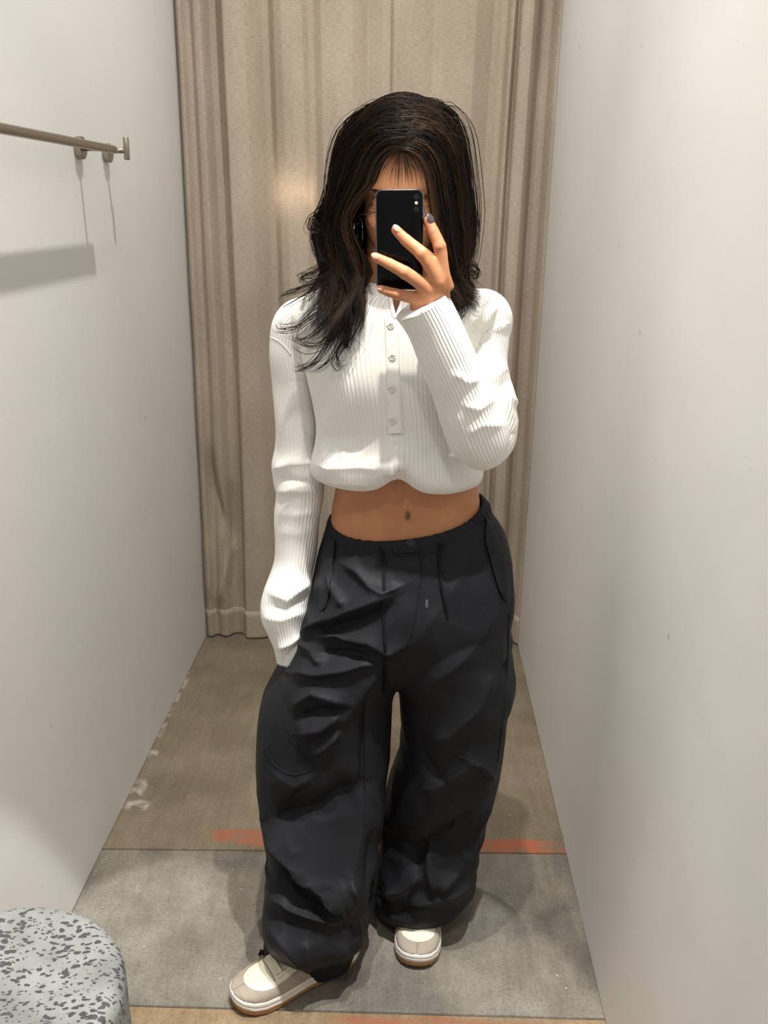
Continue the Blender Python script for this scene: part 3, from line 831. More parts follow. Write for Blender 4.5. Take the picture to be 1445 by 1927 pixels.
# hoop earring beside the left cheek
ec = P(674, 432, 1.545)
a = np.linspace(0, 2 * np.pi, 40)
tube('hoop_earring', np.stack([ec[0] + 0.006 * np.cos(a), ec[1] + 0.017 * np.cos(a), ec[2] + 0.019 * np.sin(a)], 1), 0.0009, M_SILV, person, n=8)['label'] = 'thin silver hoop earring'

# ------------------------------------------------------------------ smartphone
M_GLASS = plain('black_glass', (0.0025, 0.0025, 0.003, 1), 0.1, 0.0, 0.18)
M_EDGE = plain('graphite_steel_edge', srgb(110, 112, 116), 0.22, 1.0)
M_SCREEN = plain('lit_screen', (0.01, 0.01, 0.012, 1), 0.1); M_SCREEN.node_tree.nodes['Principled BSDF'].inputs['Emission Color'].default_value = (0.9, 0.86, 0.8, 1); M_SCREEN.node_tree.nodes['Principled BSDF'].inputs['Emission Strength'].default_value = 3.5
phone = empty('smartphone', tuple(P(752, 452, PHY + .004)), label='black smartphone held up in front of the face', cat='phone')
PC = P(752, 452.5, PHY + 0.0038)
pw, ph, pt = 0.0709, 0.1436, 0.0077
roll = math.radians(-1.4); ptilt = math.radians(2)
PM = Matrix.Rotation(roll, 3, 'Y') @ Matrix.Rotation(ptilt, 3, 'X')
PMn = np.array(PM)
def ph_pt(x, y, z): return PC + PMn @ np.array([x, y, z])
def rrect(w, h, r, n=8):
    pts = []
    for cx_, cz_, a0 in ((w / 2 - r, h / 2 - r, 0), (-w / 2 + r, h / 2 - r, 90), (-w / 2 + r, -h / 2 + r, 180), (w / 2 - r, -h / 2 + r, 270)):
        for i in range(n + 1):
            a_ = math.radians(a0 + 90 * i / n); pts.append((cx_ + r * math.cos(a_), cz_ + r * math.sin(a_)))
    return np.array(pts)
def rplate(name, w, h, r, prof, mat, parent, cx_=0, cz_=0):
    """prof: list of (inset, y)"""
    rings = []
    for ins, y in prof:
        q = rrect(w - 2 * ins, h - 2 * ins, max(r - ins, 0.0004))
        rings.append(np.array([ph_pt(cx_ + x, y, cz_ + z) for x, z in q]))
    V, Fc, _ = loft(rings, cap0=True, cap1=True)
    return mesh(name, V, Fc, mat, parent, autosmooth=35)
hy = pt / 2
rplate('frame', pw, ph, 0.0105, [(0.0016, -hy + .0004), (0.0006, -hy + .0009), (0, -hy + 0.0022), (0, hy - 0.0022), (0.0006, hy - .0009), (0.0016, hy - .0004)], M_EDGE, phone)
rplate('back_glass', pw - .003, ph - .003, 0.0092, [(0.0012, -hy - .0002), (0.0003, -hy + .0002), (0, -hy + .001)], M_GLASS, phone)
rplate('screen', pw - .003, ph - .003, 0.0092, [(0, hy - .001), (0.0003, hy - .0002), (0.0012, hy + .0002)], M_SCREEN, phone)
cxl, czl = 0.0245, 0.0525
cb = rplate('camera_bump', 0.0115, 0.0275, 0.0057, [(0.0008, -hy - .0014), (0, -hy - .0009), (0, -hy + .0005)], M_GLASS, phone, cxl, czl)
M_LENS = plain('lens', (0.01, 0.012, 0.02, 1), 0.05); M_FLASH = plain('flash_diffuser', srgb(238, 236, 225), 0.4)
for dz in (0.0085, -0.0085):
    rplate('lens', 0.0078, 0.0078, 0.0039, [(0.0012, -hy - .0019), (0, -hy - .0017), (0, -hy - .001)], M_LENS, cb, cxl, czl + dz)
rplate('flash', 0.0048, 0.0048, 0.0024, [(0.0006, -hy - .0019), (0, -hy - .0017), (0, -hy - .001)], M_FLASH, cb, cxl, czl)
for zz, hh in ((0.034, 0.010), (0.018, 0.010)):
    bmk = [ph_pt(-pw / 2 - .0003 + dx, dy, zz + dz) for dx in (0, .001) for dy in (-.0012, .0012) for dz in (-hh / 2, hh / 2)]
    mesh('side_button', bmk, [(0, 1, 3, 2), (4, 6, 7, 5), (0, 4, 5, 1), (2, 3, 7, 6), (0, 2, 6, 4), (1, 5, 7, 3)], M_EDGE, phone, smooth=False)
# ------------------------------------------------------------------ trousers
def mat_nylon():
    m, nt, b = new_mat('black_nylon'); L = nt.links
    tc = N(nt, 'ShaderNodeTexCoord')
    t = N(nt, 'ShaderNodeTexNoise'); t.inputs['Scale'].default_value = 14; t.inputs['Detail'].default_value = 6
    L.new(tc.outputs['Object'], t.inputs['Vector'])
    b.inputs['Base Color'].default_value = (0.0160, 0.0165, 0.0195, 1)
    b.inputs['Roughness'].default_value = 0.52; b.inputs['Specular IOR Level'].default_value = 0.09; b.inputs['Specular Tint'].default_value = (0.92, 0.95, 1.0, 1)
    b.inputs['Sheen Weight'].default_value = 0.0
    b.inputs['Sheen Roughness'].default_value = 0.5
    t2 = N(nt, 'ShaderNodeTexNoise'); t2.inputs['Scale'].default_value = 700; t2.inputs['Detail'].default_value = 2
    L.new(tc.outputs['Object'], t2.inputs['Vector'])
    b1 = N(nt, 'ShaderNodeBump'); b1.inputs['Strength'].default_value = 0.12; b1.inputs['Distance'].default_value = 0.012
    L.new(t.outputs['Fac'], b1.inputs['Height'])
    b2 = N(nt, 'ShaderNodeBump'); b2.inputs['Strength'].default_value = 0.2; b2.inputs['Distance'].default_value = 0.0006
    L.new(t2.outputs['Fac'], b2.inputs['Height']); L.new(b1.outputs['Normal'], b2.inputs['Normal'])
    L.new(b2.outputs['Normal'], b.inputs['Normal'])
    return m
M_NYL = mat_nylon()
WY = 1.60
def waist_z(V, amt):
    """waistband sits higher on the right hip and lower in front"""
    V = V.copy(); xc = P(765, 958, WY)[0]
    V[:, 2] += amt * (0.145 * (V[:, 0] - xc) - 0.26 * np.clip((WY - V[:, 1]), 0, 1) ** 1.0 * 1.0)
    return V
HIP = [(958, 622, 908, 1.60, .100), (985, 613, 928, 1.60, .112), (1020, 604, 950, 1.60, .128), (1070, 594, 962, 1.60, .145), (1130, 583, 965, 1.60, .152), (1180, 568, 961, 1.60, .145),
       (1212, 562, 958, 1.60, .13), (1245, 640, 855, 1.60, .10), (1272, 705, 780, 1.60, .05)]
hr = resample(HIP, 46); rings = []
for i, r in enumerate(hr):
    V = ring_xy(r, 96, 2.25); w = max(0, 1 - (r[0] - 958) / 150.0); rings.append(waist_z(V, w ** 0.8))
inner = rings[0].copy(); c0 = inner.mean(0); inner = c0 + (inner - c0) * np.array([0.97, 0.96, 1]); low = inner.copy(); low[:, 2] -= 0.02
V, Fc, _ = loft([low, inner] + rings, cap0=True, cap1=True)
tp = [(V, Fc)]
LEG_L = [(1100, 600, 790, 1.60, .10), (1150, 582, 786, 1.60, .135), (1200, 560, 786, 1.598, .148), (1240, 537, 764, 1.592, .150), (1300, 502, 741, 1.585, .148), (1350, 489, 738, 1.575, .138), (1420, 486, 732, 1.562, .128), (1500, 490, 724, 1.552, .120), (1560, 499, 717, 1.545, .124),
         (1600, 507, 711, 1.54, .136), (1640, 505, 694, 1.53, .152), (1668, 498, 688, 1.52, .160), (1692, 495, 694, 1.512, .156), (1718, 496, 698, 1.505, .138), (1744, 506, 684, 1.50, .108), (1762, 507, 667, 1.499, .088), (1782, 498, 666, 1.495, .084), (1795, 500, 662, 1.495, .080)]
LEG_R = [(1100, 730, 955, 1.60, .10), (1150, 728, 958, 1.60, .135), (1200, 712, 961, 1.602, .146), (1240, 724, 966, 1.605, .146), (1280, 746, 969, 1.61, .145), (1330, 752, 953, 1.615, .14), (1400, 754, 946, 1.62, .135), (1450, 738, 938, 1.627, .13), (1500, 728, 922, 1.635, .125), (1560, 721, 906, 1.64, .115),
         (1610, 714, 899, 1.645, .118), (1640, 709, 891, 1.65, .124), (1660, 701, 884, 1.65, .122), (1680, 699, 868, 1.65, .104), (1698, 706, 842, 1.655, .082), (1714, 716, 832, 1.66, .078), (1724, 720, 830, 1.66, .074)]
for rows in (LEG_L, LEG_R):
    rr = [ring_xy(r, 80, 2.2) for r in resample(rows, 110)]
    last = rr[-1]; c = last.mean(0); inn = c + (last - c) * 0.9; up_ = inn.copy(); up_[:, 2] += 0.012
    V, Fc, _ = loft(rr + [inn, up_], cap0=True, cap1=True); tp.append((V, Fc))
VT, FT = merge(tp)
tro_me = remesh(VT, FT, 0.0036, 7, 0.5)
# big and small crumples of the loose nylon
Vt = get_co(tro_me); Nt = get_no(tro_me)
w0 = np.clip((1.0 - Vt[:, 2]) / 0.12, 0, 1)
q = Vt * np.array([1, 1, 0.75]) + 0.03 * np.stack([vnoise(Vt, 6, 1), vnoise(Vt, 6, 2), vnoise(Vt, 6, 3)], 1)
rid = 1 - np.abs(vnoise(q, 9.5, 4)); rid2 = 1 - np.abs(vnoise(q, 21, 5))
dsp = 0.008 * (rid ** 2 - 0.4) + 0.003 * (rid2 ** 2 - 0.4)
lowr = np.clip((0.45 - Vt[:, 2]) / 0.3, 0, 1)
Vt = Vt + Nt * (dsp * w0 * (0.55 + 0.7 * lowr))[:, None]
Vt[:, 2] = np.maximum(Vt[:, 2], 0.012)
set_co(tro_me, Vt)
R_, V_ = 1, -1
FOLDS = [
    # left thigh, pulled across towards the crotch: broad upper slope, steep underside
    ([(640, 1058), (672, 1076), (700, 1106), (722, 1118), (770, 1098)], .010, 7, 16),
    ([(618, 1075), (630, 1105), (660, 1142)], .012, 16, 7),
    ([(560, 1206), (610, 1170), (670, 1146), (750, 1118)], .018, 8, 26),
    ([(590, 1184), (640, 1178), (700, 1156), (740, 1138)], -.010, 12, 8),
    ([(590, 1200), (640, 1198), (695, 1204), (730, 1224), (768, 1212)], .015, 8, 18),
    ([(600, 1228), (650, 1226), (705, 1238)], -.012, 14, 8),
    ([(545, 1268), (600, 1272), (660, 1256), (726, 1234)], .018, 8, 22),
    ([(560, 1212), (590, 1225), (612, 1254)], .010, 7, 12),
    ([(548, 1336), (590, 1306), (640, 1318), (660, 1322)], .014, 8, 16),
    ([(556, 1352), (595, 1338), (655, 1330)], -.012, 9, 8),
    ([(556, 1382), (600, 1370), (645, 1338)], .012, 8, 16),
    ([(570, 1404), (610, 1390), (650, 1355)], -.008, 9, 8),
    ([(585, 1422), (612, 1402), (640, 1374)], .009, 6, 10),
    ([(735, 1235), (690, 1290), (650, 1350), (600, 1430)], .008, 30, 14),
    ([(690, 1310), (686, 1420), (684, 1520)], -.010, 10, 14),
    # left knee to hem: one large flat facet with sharp creases around it
    ([(506, 1542), (550, 1534), (600, 1526), (640, 1498), (684, 1474)], -.027, 46, 22),
    ([(512, 1452), (555, 1480), (590, 1460)], .008, 12, 12),
    ([(498, 1552), (545, 1608), (590, 1666), (646, 1730)], .034, 8, 58),
    ([(500, 1600), (540, 1650), (590, 1696), (630, 1722)], -.016, 14, 10),
    ([(690, 1490), (676, 1560), (656, 1640), (646, 1735)], .012, 10, 40),
    ([(502, 1672), (545, 1706), (590, 1728), (648, 1740)], .020, 10, 26),
    ([(645, 1735), (646, 1790), (628, 1815)], .010, 14, 10),
    ([(650, 1640), (665, 1690), (694, 1732)], .012, 16, 16),
    ([(700, 1560), (690, 1620), (680, 1672)], -.012, 10, 12),
    ([(505, 1736), (530, 1776), (580, 1824)], .010, 12, 10),
    ([(583, 1832), (581, 1800), (576, 1770)], .010, 10, 10),
    # right leg
    ([(905, 975), (870, 1080), (800, 1180), (765, 1250)], .008, 26, 40),
    ([(955, 1060), (930, 1150), (880, 1230), (800, 1300)], .009, 34, 26),
    ([(930, 1250), (900, 1330), (850, 1380), (800, 1400)], .009, 20, 26),
    ([(958, 1230), (945, 1290), (925, 1360)], -.007, 12, 14),
    ([(870, 1425), (905, 1440), (930, 1475)], .009, 9, 14),
    ([(780, 1370), (800, 1430), (860, 1500)], -.006, 18, 14),
    ([(790, 1490), (830, 1480), (900, 1430)], .007, 14, 14),
    ([(912, 1528), (862, 1562), (800, 1604), (760, 1606)], -.020, 22, 26),
    ([(800, 1600), (806, 1640), (818, 1678)], .014, 10, 18),
    ([(884, 1590), (858, 1636), (820, 1678)], .014, 9, 26),
    ([(720, 1684), (760, 1676), (798, 1640)], .016, 9, 22),
    ([(890, 1648), (850, 1676), (808, 1694), (760, 1694)], .014, 8, 18),
    ([(722, 1560), (770, 1600), (790, 1650)], -.010, 20, 16),
    ([(740, 1712), (780, 1705), (825, 1700)], -.006, 7, 7),
    ([(725, 1722), (760, 1735), (790, 1742)], .004, 6, 8),
]
folds(tro_me, [(p_, a_ * 1.3, wa_, wb_) for p_, a_, wa_, wb_ in FOLDS])
Vt = get_co(tro_me); Vt[:, 2] = np.maximum(Vt[:, 2], 0.012); set_co(tro_me, Vt)
tro_me.name = 'trousers'; tro_me.materials.clear(); tro_me.materials.append(M_NYL)
tro_me.polygons.foreach_set('use_smooth', [True] * len(tro_me.polygons))
trousers = bpy.data.objects.new('trousers', tro_me); COL.objects.link(trousers); attach(trousers, person)
trousers['label'] = 'baggy black nylon parachute trousers with gathered waist and hems'

# gathered elastic waistband
wr = []
for k in range(13):
    t = k / 12.0
    r = resample(HIP, 46)[0].copy(); r[0] = 955 + t * 26; r[1] = 620.5 - t * 6; r[2] = 909.5 + t * 15; r[4] = 0.103 + t * 0.011
    V = ring_xy(r, 480, 2.25); c = V.mean(0)
    th = np.linspace(0, 1, 480, endpoint=False)
    pl_ = 0.0022 * np.sin(th * 2 * np.pi * 46 + 1.2 * np.sin(th * 37)) * (0.5 + 0.5 * math.sin(math.pi * t)) * (1 + 0.5 * np.sin(th * 50))
    flatf = np.clip(np.abs(th - 0.5) / 0.04 - 0.6, 0, 1)          # flat tab in the middle of the front
    dr = V - c; dr[:, 2] = 0; dr /= np.linalg.norm(dr, axis=1)[:, None]
    V = V + dr * (pl_ * flatf + 0.0015 * math.sin(math.pi * t))[:, None]
    wr.append(waist_z(V, 1 - 0.10 * t))
inn = wr[0] + (wr[0].mean(0) - wr[0]) * np.array([0.03, 0.04, 0]); inn2 = inn.copy(); inn2[:, 2] -= 0.015
V, Fc, _ = loft([inn2, inn] + wr)
mesh('waistband', V, Fc, M_NYL, trousers)
ttree = tree_of([trousers] + [o for o in trousers.children])
M_CORD = plain('black_cord', (0.009, 0.009, 0.010, 1), 0.8, spec=0.1, bump=0.4, bscale=900)
M_SEAM = plain('black_stitching', (0.013, 0.0135, 0.017, 1), 0.7, spec=0.1)
def surf_tube(name, pts, r, mat, parent, lift, m=40, tree=None, n=8):
    p = on_surface(tree or ttree, resample(pts, m), lift)
    k = np.ones(5) / 5
    ps = np.stack([np.convolve(np.pad(p[:, i], 2, mode='edge'), k, 'valid') for i in range(3)], 1)
    return tube(name, ps, r, mat, parent, n=n)
surf_tube('drawstring', [(713, 1030), (722, 1045), (723, 1080), (722, 1140), (724, 1200), (724, 1250), (721, 1308)], 0.0026, M_CORD, trousers, 0.004)
surf_tube('drawstring', [(829, 1020), (826, 1050), (828, 1085), (834, 1120), (841, 1155)], 0.0024, M_CORD, trousers, 0.004)
# fly with its button tab
surf_tube('fly_seam', [(788, 1040), (793, 1080), (786, 1130), (778, 1180), (766, 1216)], 0.0011, M_SEAM, trousers, 0.0006)
def patch(name, poly, mat, parent, lift=0.002, thick=0.0025, tree=None, grid=10, puff=0.0):
    """cloth piece laid on the surface: polygon given by its outline, filled from its centre"""
    o = resample(np.vstack([poly, poly[:1]]), 48)[:-1]; c = o.mean(0); rings = []
    fr = [1.0, 0.985, 0.93, 0.8, 0.6, 0.4, 0.2, 0.02]; lf = [-0.4, 0.6, 1, 1, 1, 1, 1, 1]
    for s, l in zip(fr, lf):
        pts = c + (o - c) * s
        p = on_surface(tree or ttree, pts, 0.0)
        if len(p) != len(o): return None
        nrm = ORG - p; nrm /= np.linalg.norm(nrm, axis=1)[:, None]
        rings.append(p + nrm * (lift * l + puff * (1 - s ** 2)))
    V, Fc, _ = loft(rings, cap1=True)
    return mesh(name, V, Fc, mat, parent)
patch('button_tab', [(737, 1014), (760, 1012), (786, 1009), (788, 1026), (786, 1040), (760, 1042), (738, 1040)], M_NYL, trousers, 0.003)
M_BTN = plain('dark_metal_button', srgb(70, 70, 72), 0.25, 1.0)
bp_ = on_surface(ttree, [(773, 1023)], 0.004)[0]
def button(name, c, nrm, r, mat, parent, h=0.002):
    n = np.array(nrm, float); n /= np.linalg.norm(n); u = np.cross(n, [0, 0, 1]); u /= np.linalg.norm(u); w = np.cross(n, u)
    a_ = np.linspace(0, 2 * np.pi, 28, endpoint=False)
    rings = [c + n * y + rr_ * (np.cos(a_)[:, None] * u + np.sin(a_)[:, None] * w) for y, rr_ in ((0, r), (h, r), (h * 1.25, r * .92), (h * 1.25, r * .74), (h * .8, r * .66), (h * .8, r * .06))]
    V, Fc, _ = loft(rings, cap1=True, flip=False)
    return mesh(name, V, Fc, mat, parent, autosmooth=50)
button('button', bp_, (0, -1, 0.1), 0.0075, M_BTN, trousers)['label'] = 'round dark metal waist button'
# pocket flaps on both hips
fl_ = patch('pocket_flap', [(914, 975), (925, 985), (940, 1020), (952, 1050), (958, 1090), (959, 1134), (945, 1125), (931, 1085), (922, 1050), (913, 1015)], M_NYL, trousers, 0.007, puff=0.003)
fl2 = patch('pocket_flap', [(622, 1010), (630, 1020), (626, 1060), (622, 1100), (614, 1140), (603, 1150), (598, 1120), (601, 1080), (608, 1040)], M_NYL, trousers, 0.006, puff=0.003)
# curved seams of the knee panels
for pts in ([(524, 1275), (527, 1320), (536, 1360), (555, 1400), (575, 1425), (591, 1441)], [(497, 1400), (507, 1425), (525, 1447), (550, 1458), (578, 1453), (591, 1441)],
            [(562, 1480), (545, 1505), (522, 1530)], [(684, 1310), (685, 1390), (686, 1470), (684, 1560)], [(862, 1424), (885, 1432), (905, 1452), (918, 1470)],
            [(935, 1440), (948, 1340), (955, 1240), (957, 1150)]):
    surf_tube('seam', pts, 0.0012, M_SEAM, trousers, 0.0005, 30)
# drawcord toggle on the left hem
tp_ = P(491, 1793, 1.485)
tube('hem_toggle', [tp_ + np.array([0.012, 0, 0.0]), tp_ + np.array([0.0, 0, 0.002]), tp_ + np.array([-0.003, -0.003, -0.004])], [0.004, 0.006, 0.003], M_CORD, trousers, n=10)
# tiny printed care mark beside the fly
M_PRINT = plain('pale_print', srgb(120, 120, 122), 0.7)
for x in (801.5, 804.5):
    surf_tube('printed_mark', [(x, 1127), (x, 1145)], 0.0006, M_PRINT, trousers, 0.0004, 8)
# ------------------------------------------------------------------ sweater
def mat_rib(name='white_rib_knit', strength=0.55):
    m, nt, b = new_mat(name); L = nt.links
    uv = N(nt, 'ShaderNodeUVMap'); sp = N(nt, 'ShaderNodeSeparateXYZ'); L.new(uv.outputs['UV'], sp.inputs[0])
    mu = N(nt, 'ShaderNodeMath', operation='MULTIPLY'); mu.inputs[1].default_value = 2 * math.pi; L.new(sp.outputs['X'], mu.inputs[0])
    sn = N(nt, 'ShaderNodeMath', operation='SINE'); L.new(mu.outputs[0], sn.inputs[0])
    mr = N(nt, 'ShaderNodeMapRange'); mr.inputs[1].default_value = -1.0; mr.inputs[2].default_value = 0.4; L.new(sn.outputs[0], mr.inputs[0])
    b.inputs['Base Color'].default_value = srgb(243, 241, 236)
    b.inputs['Roughness'].default_value = 0.8; b.inputs['Specular IOR Level'].default_value = 0.2
    b.inputs['Sheen Weight'].default_value = 0.15
    bp = N(nt, 'ShaderNodeBump'); bp.inputs['Strength'].default_value = strength; bp.inputs['Distance'].default_value = 0.0022
    L.new(mr.outputs[0], bp.inputs['Height'])
    tc = N(nt, 'ShaderNodeTexCoord'); t = N(nt, 'ShaderNodeTexNoise'); t.inputs['Scale'].default_value = 900; L.new(tc.outputs['Object'], t.inputs['Vector'])
    b2 = N(nt, 'ShaderNodeBump'); b2.inputs['Strength'].default_value = 0.1; b2.inputs['Distance'].default_value = 0.001
    L.new(t.outputs['Fac'], b2.inputs['Height']); L.new(bp.outputs['Normal'], b2.inputs['Normal']); L.new(b2.outputs['Normal'], b.inputs['Normal'])
    return m
M_RIB = mat_rib()
M_KNIT = plain('white_jersey', srgb(243, 241, 236), 0.8, spec=0.2, bump=0.1, bscale=800)
# traced rows from the collar down to the blousing hem
SW = [(528, 682, 812, 1.617, .062), (531, 664, 850, 1.614, .070), (536, 640, 886, 1.612, .079), (545, 604, 912, 1.608, .088), (560, 570, 930, 1.606, .096), (588, 547, 938, 1.604, .107), (625, 548, 922, 1.603, .116), (665, 563, 906, 1.602, .124),
      (710, 578, 900, 1.60, .131), (755, 589, 900, 1.60, .132), (800, 595, 900, 1.60, .128), (835, 592, 903, 1.60, .130), (862, 586, 906, 1.60, .136), (880, 583, 908, 1.60, .138), (893, 585, 907, 1.60, .134), (903, 593, 902, 1.60, .126),
      (908, 603, 896, 1.60, .116), (908, 614, 890, 1.60, .106), (900, 624, 884, 1.60, .098), (880, 630, 880, 1.60, .094)]
ns = 180; nr = 240
sr = resample(SW, nr)
rings = [ring_xy(r, ns, 2.2) for r in sr]
nz_ = np.array(rings)
V, Fc, UV = loft(rings, ucount=130)
# hem: lifted and knotted in the middle of the front, dipping to both sides
pz = project(V)
front = np.clip((1.60 - V[:, 1]) / 0.13, 0, 1)
lowm = np.clip((pz[:, 1] - 800) / 100, 0, 1) ** 1.5
xm = pz[:, 0]
lift_ = 0.026 * np.exp(-((xm - 748) / 30.0) ** 2) - 0.006 * np.exp(-((xm - 670) / 50.0) ** 2) - 0.010 * np.exp(-((xm - 845) / 55.0) ** 2)
V[:, 2] += (lift_ + 0.024) * front * lowm
V[:, 2] += 0.012 * np.clip((xm - 760) / 150, -1, 1) * 0 
sweater = mesh('sweater', V, Fc, M_RIB, person, uvs=UV)
sweater['label'] = 'white ribbed long-sleeved henley sweater bunched up above the waist'
Vs = get_co(sweater.data); Ns = get_no(sweater.data)
if (Ns * (Vs - np.array([Vs[:, 0].mean(), 1.6, 0]))[:, :]).sum() < 0:
    sweater.data.flip_normals(); Ns = get_no(sweater.data)
def bulge(V, px, py, Y, s, amp):
    c = P(px, py, Y); d = np.linalg.norm((V - c) * np.array([1, 0.6, 1]), axis=1)
    V[:, 1] -= amp * np.exp(-(d / s) ** 2); return V
Vs = bulge(Vs, 668, 700, 1.47, 0.06, 0.020); Vs = bulge(Vs, 830, 700, 1.47, 0.06, 0.020)
Vs += Ns * (0.0035 * vnoise(Vs, 11, 8))[:, None]
set_co(sweater.data, Vs)
SF = [
    ([(575, 690), (590, 740), (600, 800)], -.010, 10, 14),
    ([(596, 822), (640, 828), (690, 832)], -.006, 26, 24),
    ([(585, 870), (620, 882), (680, 880), (740, 884)], .010, 18, 22),
    ([(742, 815), (748, 850), (752, 885)], .010, 9, 12),
    ([(725, 890), (748, 878), (762, 868)], .012, 10, 8),
    ([(840, 835), (852, 880), (862, 920)], -.008, 9, 12),
    ([(800, 840), (815, 880), (826, 915)], -.005, 12, 12),
    ([(905, 600), (890, 640), (880, 690)], -.010, 10, 16),
    ([(545, 640), (560, 670), (572, 690)], -.008, 8, 10),
    ([(930, 545), (905, 575), (888, 620)], .006, 8, 8),
    ([(945, 565), (922, 590), (905, 625)], .006, 8, 8),
    ([(600, 782), (640, 772), (690, 775)], .003, 24, 26),
    ([(620, 905), (700, 912)], .004, 8, 10),
]
folds(sweater.data, SF)

def sleeve(name, rows, label, nrow=150, ribs=44, n=96, flat=0.9, inner=True, amp=0.004):
    """rows: (px, py, Y, width in px across the sleeve)"""
    rr = resample(rows, nrow); path = np.array([P(a, b, c) for a, b, c, d in rr])
    zc = (path - ORG) @ RM; zc = -zc[:, 2]
    rad = rr[:, 3] / 2 * zc / F
    if inner:
        q = path[-1] - path[-4]; q /= np.linalg.norm(q)
        path = np.vstack([path, path[-1] + q * 0.0012, path[-1], path[-1] - q * 0.03]); rad = np.concatenate([rad, [rad[-1] * .985, rad[-1] * .95, rad[-1] * 0.85]])
    rg = tube_rings(path, rad, n, 1.0, updir=(0.1, 1, 0.1))
    V, Fc, UV = loft(rg, ucount=ribs)
    o = mesh(name, V, Fc, M_RIB, sweater, uvs=UV)
    Vv = get_co(o.data); c = np.repeat(path, n, axis=0); 
    if (get_no(o.data) * (Vv - c)).sum() < 0: o.data.flip_normals()
    nn = get_no(o.data)
    Vv += nn * (amp * vnoise(Vv, 16, 3))[:, None]; set_co(o.data, Vv)
    return o
SLL = sleeve('sleeve', [(600, 585, 1.61, 60), (558, 608, 1.61, 84), (545, 650, 1.61, 76), (549, 720, 1.612, 78), (555, 790, 1.614, 79), (556, 842, 1.614, 74), (557, 875, 1.614, 88), (562, 905, 1.612, 92), (565, 930, 1.610, 88),
        (560, 975, 1.604, 86), (555, 1030, 1.595, 78), (551, 1065, 1.588, 76), (544, 1105, 1.578, 84), (534, 1150, 1.568, 88), (537, 1185, 1.562, 72), (541, 1214, 1.558, 60), (541, 1246, 1.556, 46)], '')
folds(SLL.data, [
    ([(512, 884), (550, 872), (596, 872)], .010, 12, 9), ([(515, 900), (560, 905), (605, 915)], -.008, 8, 8), ([(518, 925), (560, 922), (600, 925)], .006, 10, 8),
    ([(520, 965), (560, 970), (600, 960)], .004, 10, 10), ([(520, 1000), (560, 1004), (595, 995)], .003, 10, 10), ([(500, 1108), (540, 1128), (588, 1088)], .011, 12, 14),
    ([(498, 1140), (540, 1150), (580, 1120)], -.008, 10, 10), ([(490, 1160), (530, 1165), (575, 1150)], .006, 10, 10), ([(520, 1222), (545, 1212), (566, 1195)], .006, 6, 7)])
UPR = sleeve('sleeve', [(870, 572, 1.61, 56), (912, 592, 1.605, 92), (917, 640, 1.59, 80), (915, 685, 1.56, 80), (918, 720, 1.535, 84), (921, 755, 1.51, 96), (915, 800, 1.485, 104), (902, 835, 1.462, 100), (893, 850, 1.45, 84)], '', inner=False, ribs=46)
folds(UPR.data, [([(905, 722), (930, 716), (955, 690)], .010, 8, 10), ([(908, 735), (940, 738), (975, 765)], .010, 8, 8), ([(908, 728), (940, 728), (958, 715)], -.010, 7, 7), ([(890, 640), (925, 625), (958, 608)], .006, 10, 8), ([(945, 745), (965, 790), (968, 830)], .007, 8, 8)])
# forearm, bent up to the phone, with an open cuff
FAR = sleeve('sleeve', [(925, 858, 1.468, 60), (915, 846, 1.462, 92), (903, 822, 1.45, 112), (888, 785, 1.437, 112), (868, 735, 1.424, 108), (846, 685, 1.412, 106), (825, 640, 1.402, 105), (808, 603, 1.395, 106), (792, 573, 1.390, 108)], '', ribs=50)
folds(FAR.data, [([(850, 700), (880, 720), (905, 712)], .005, 8, 8), ([(868, 760), (900, 770), (935, 745)], .006, 10, 10), ([(875, 820), (905, 800), (950, 800)], .005, 12, 12), ([(860, 770), (872, 820), (890, 860)], .004, 12, 10)])
# closed elbow fold where upper arm and forearm meet
elb = sleeve('elbow_fold', [(955, 765, 1.50, 30), (948, 795, 1.487, 52), (930, 830, 1.47, 76), (905, 855, 1.458, 66), (880, 866, 1.452, 30)], '', inner=False, ribs=30)

# open neckline: the cloth is cut away in a narrow V above the top button
VN = [(733, 520), (735, 560), (741, 592), (744, 601), (750, 590), (758, 566), (764, 520)]
def in_poly(p, poly):
    x, y = p; c = False; n = len(poly)
    for i in range(n):
        (x0, y0), (x1, y1) = poly[i], poly[i - 1]
        if (y0 > y) != (y1 > y) and x < (x1 - x0) * (y - y0) / (y1 - y0) + x0: c = not c
    return c
Vs = get_co(sweater.data); ps = project(Vs)
cand = {i for i in np.nonzero((ps[:, 0] > 728) & (ps[:, 0] < 768) & (ps[:, 1] > 515) & (ps[:, 1] < 605) & (Vs[:, 1] < 1.59))[0]}
bm = bmesh.new(); bm.from_mesh(sweater.data); bm.faces.ensure_lookup_table()
full_tree = tree_of([sweater])
kill = []
for f in bm.faces:
    if f.verts[0].index in cand:
        q_ = ps[[v.index for v in f.verts]].mean(0)
        if in_poly(q_, VN): kill.append(f)
bmesh.ops.delete(bm, geom=kill, context='FACES'); bm.to_mesh(sweater.data); bm.free()
for pts in ([(733, 545), (735, 565), (739, 585), (743, 601)], [(762, 548), (757, 568), (750, 588), (744, 601)]):
    p_ = on_surface(full_tree, resample(pts, 16), 0.0015)
    tube('neckline_edge', p_, 0.0034, M_KNIT, sweater, n=10)
# collar band, button placket, buttons
stree = full_tree
def band_ring(row, n=120): return ring_xy(row, n, 2.1)
cr = [band_ring((534, 678, 812, 1.6165, .0655)), band_ring((529, 682, 808, 1.617, .0645)), band_ring((519, 688, 802, 1.6185, .0625)), band_ring((517, 690, 800, 1.6185, .0610)), band_ring((524, 691, 799, 1.6185, .0600))]
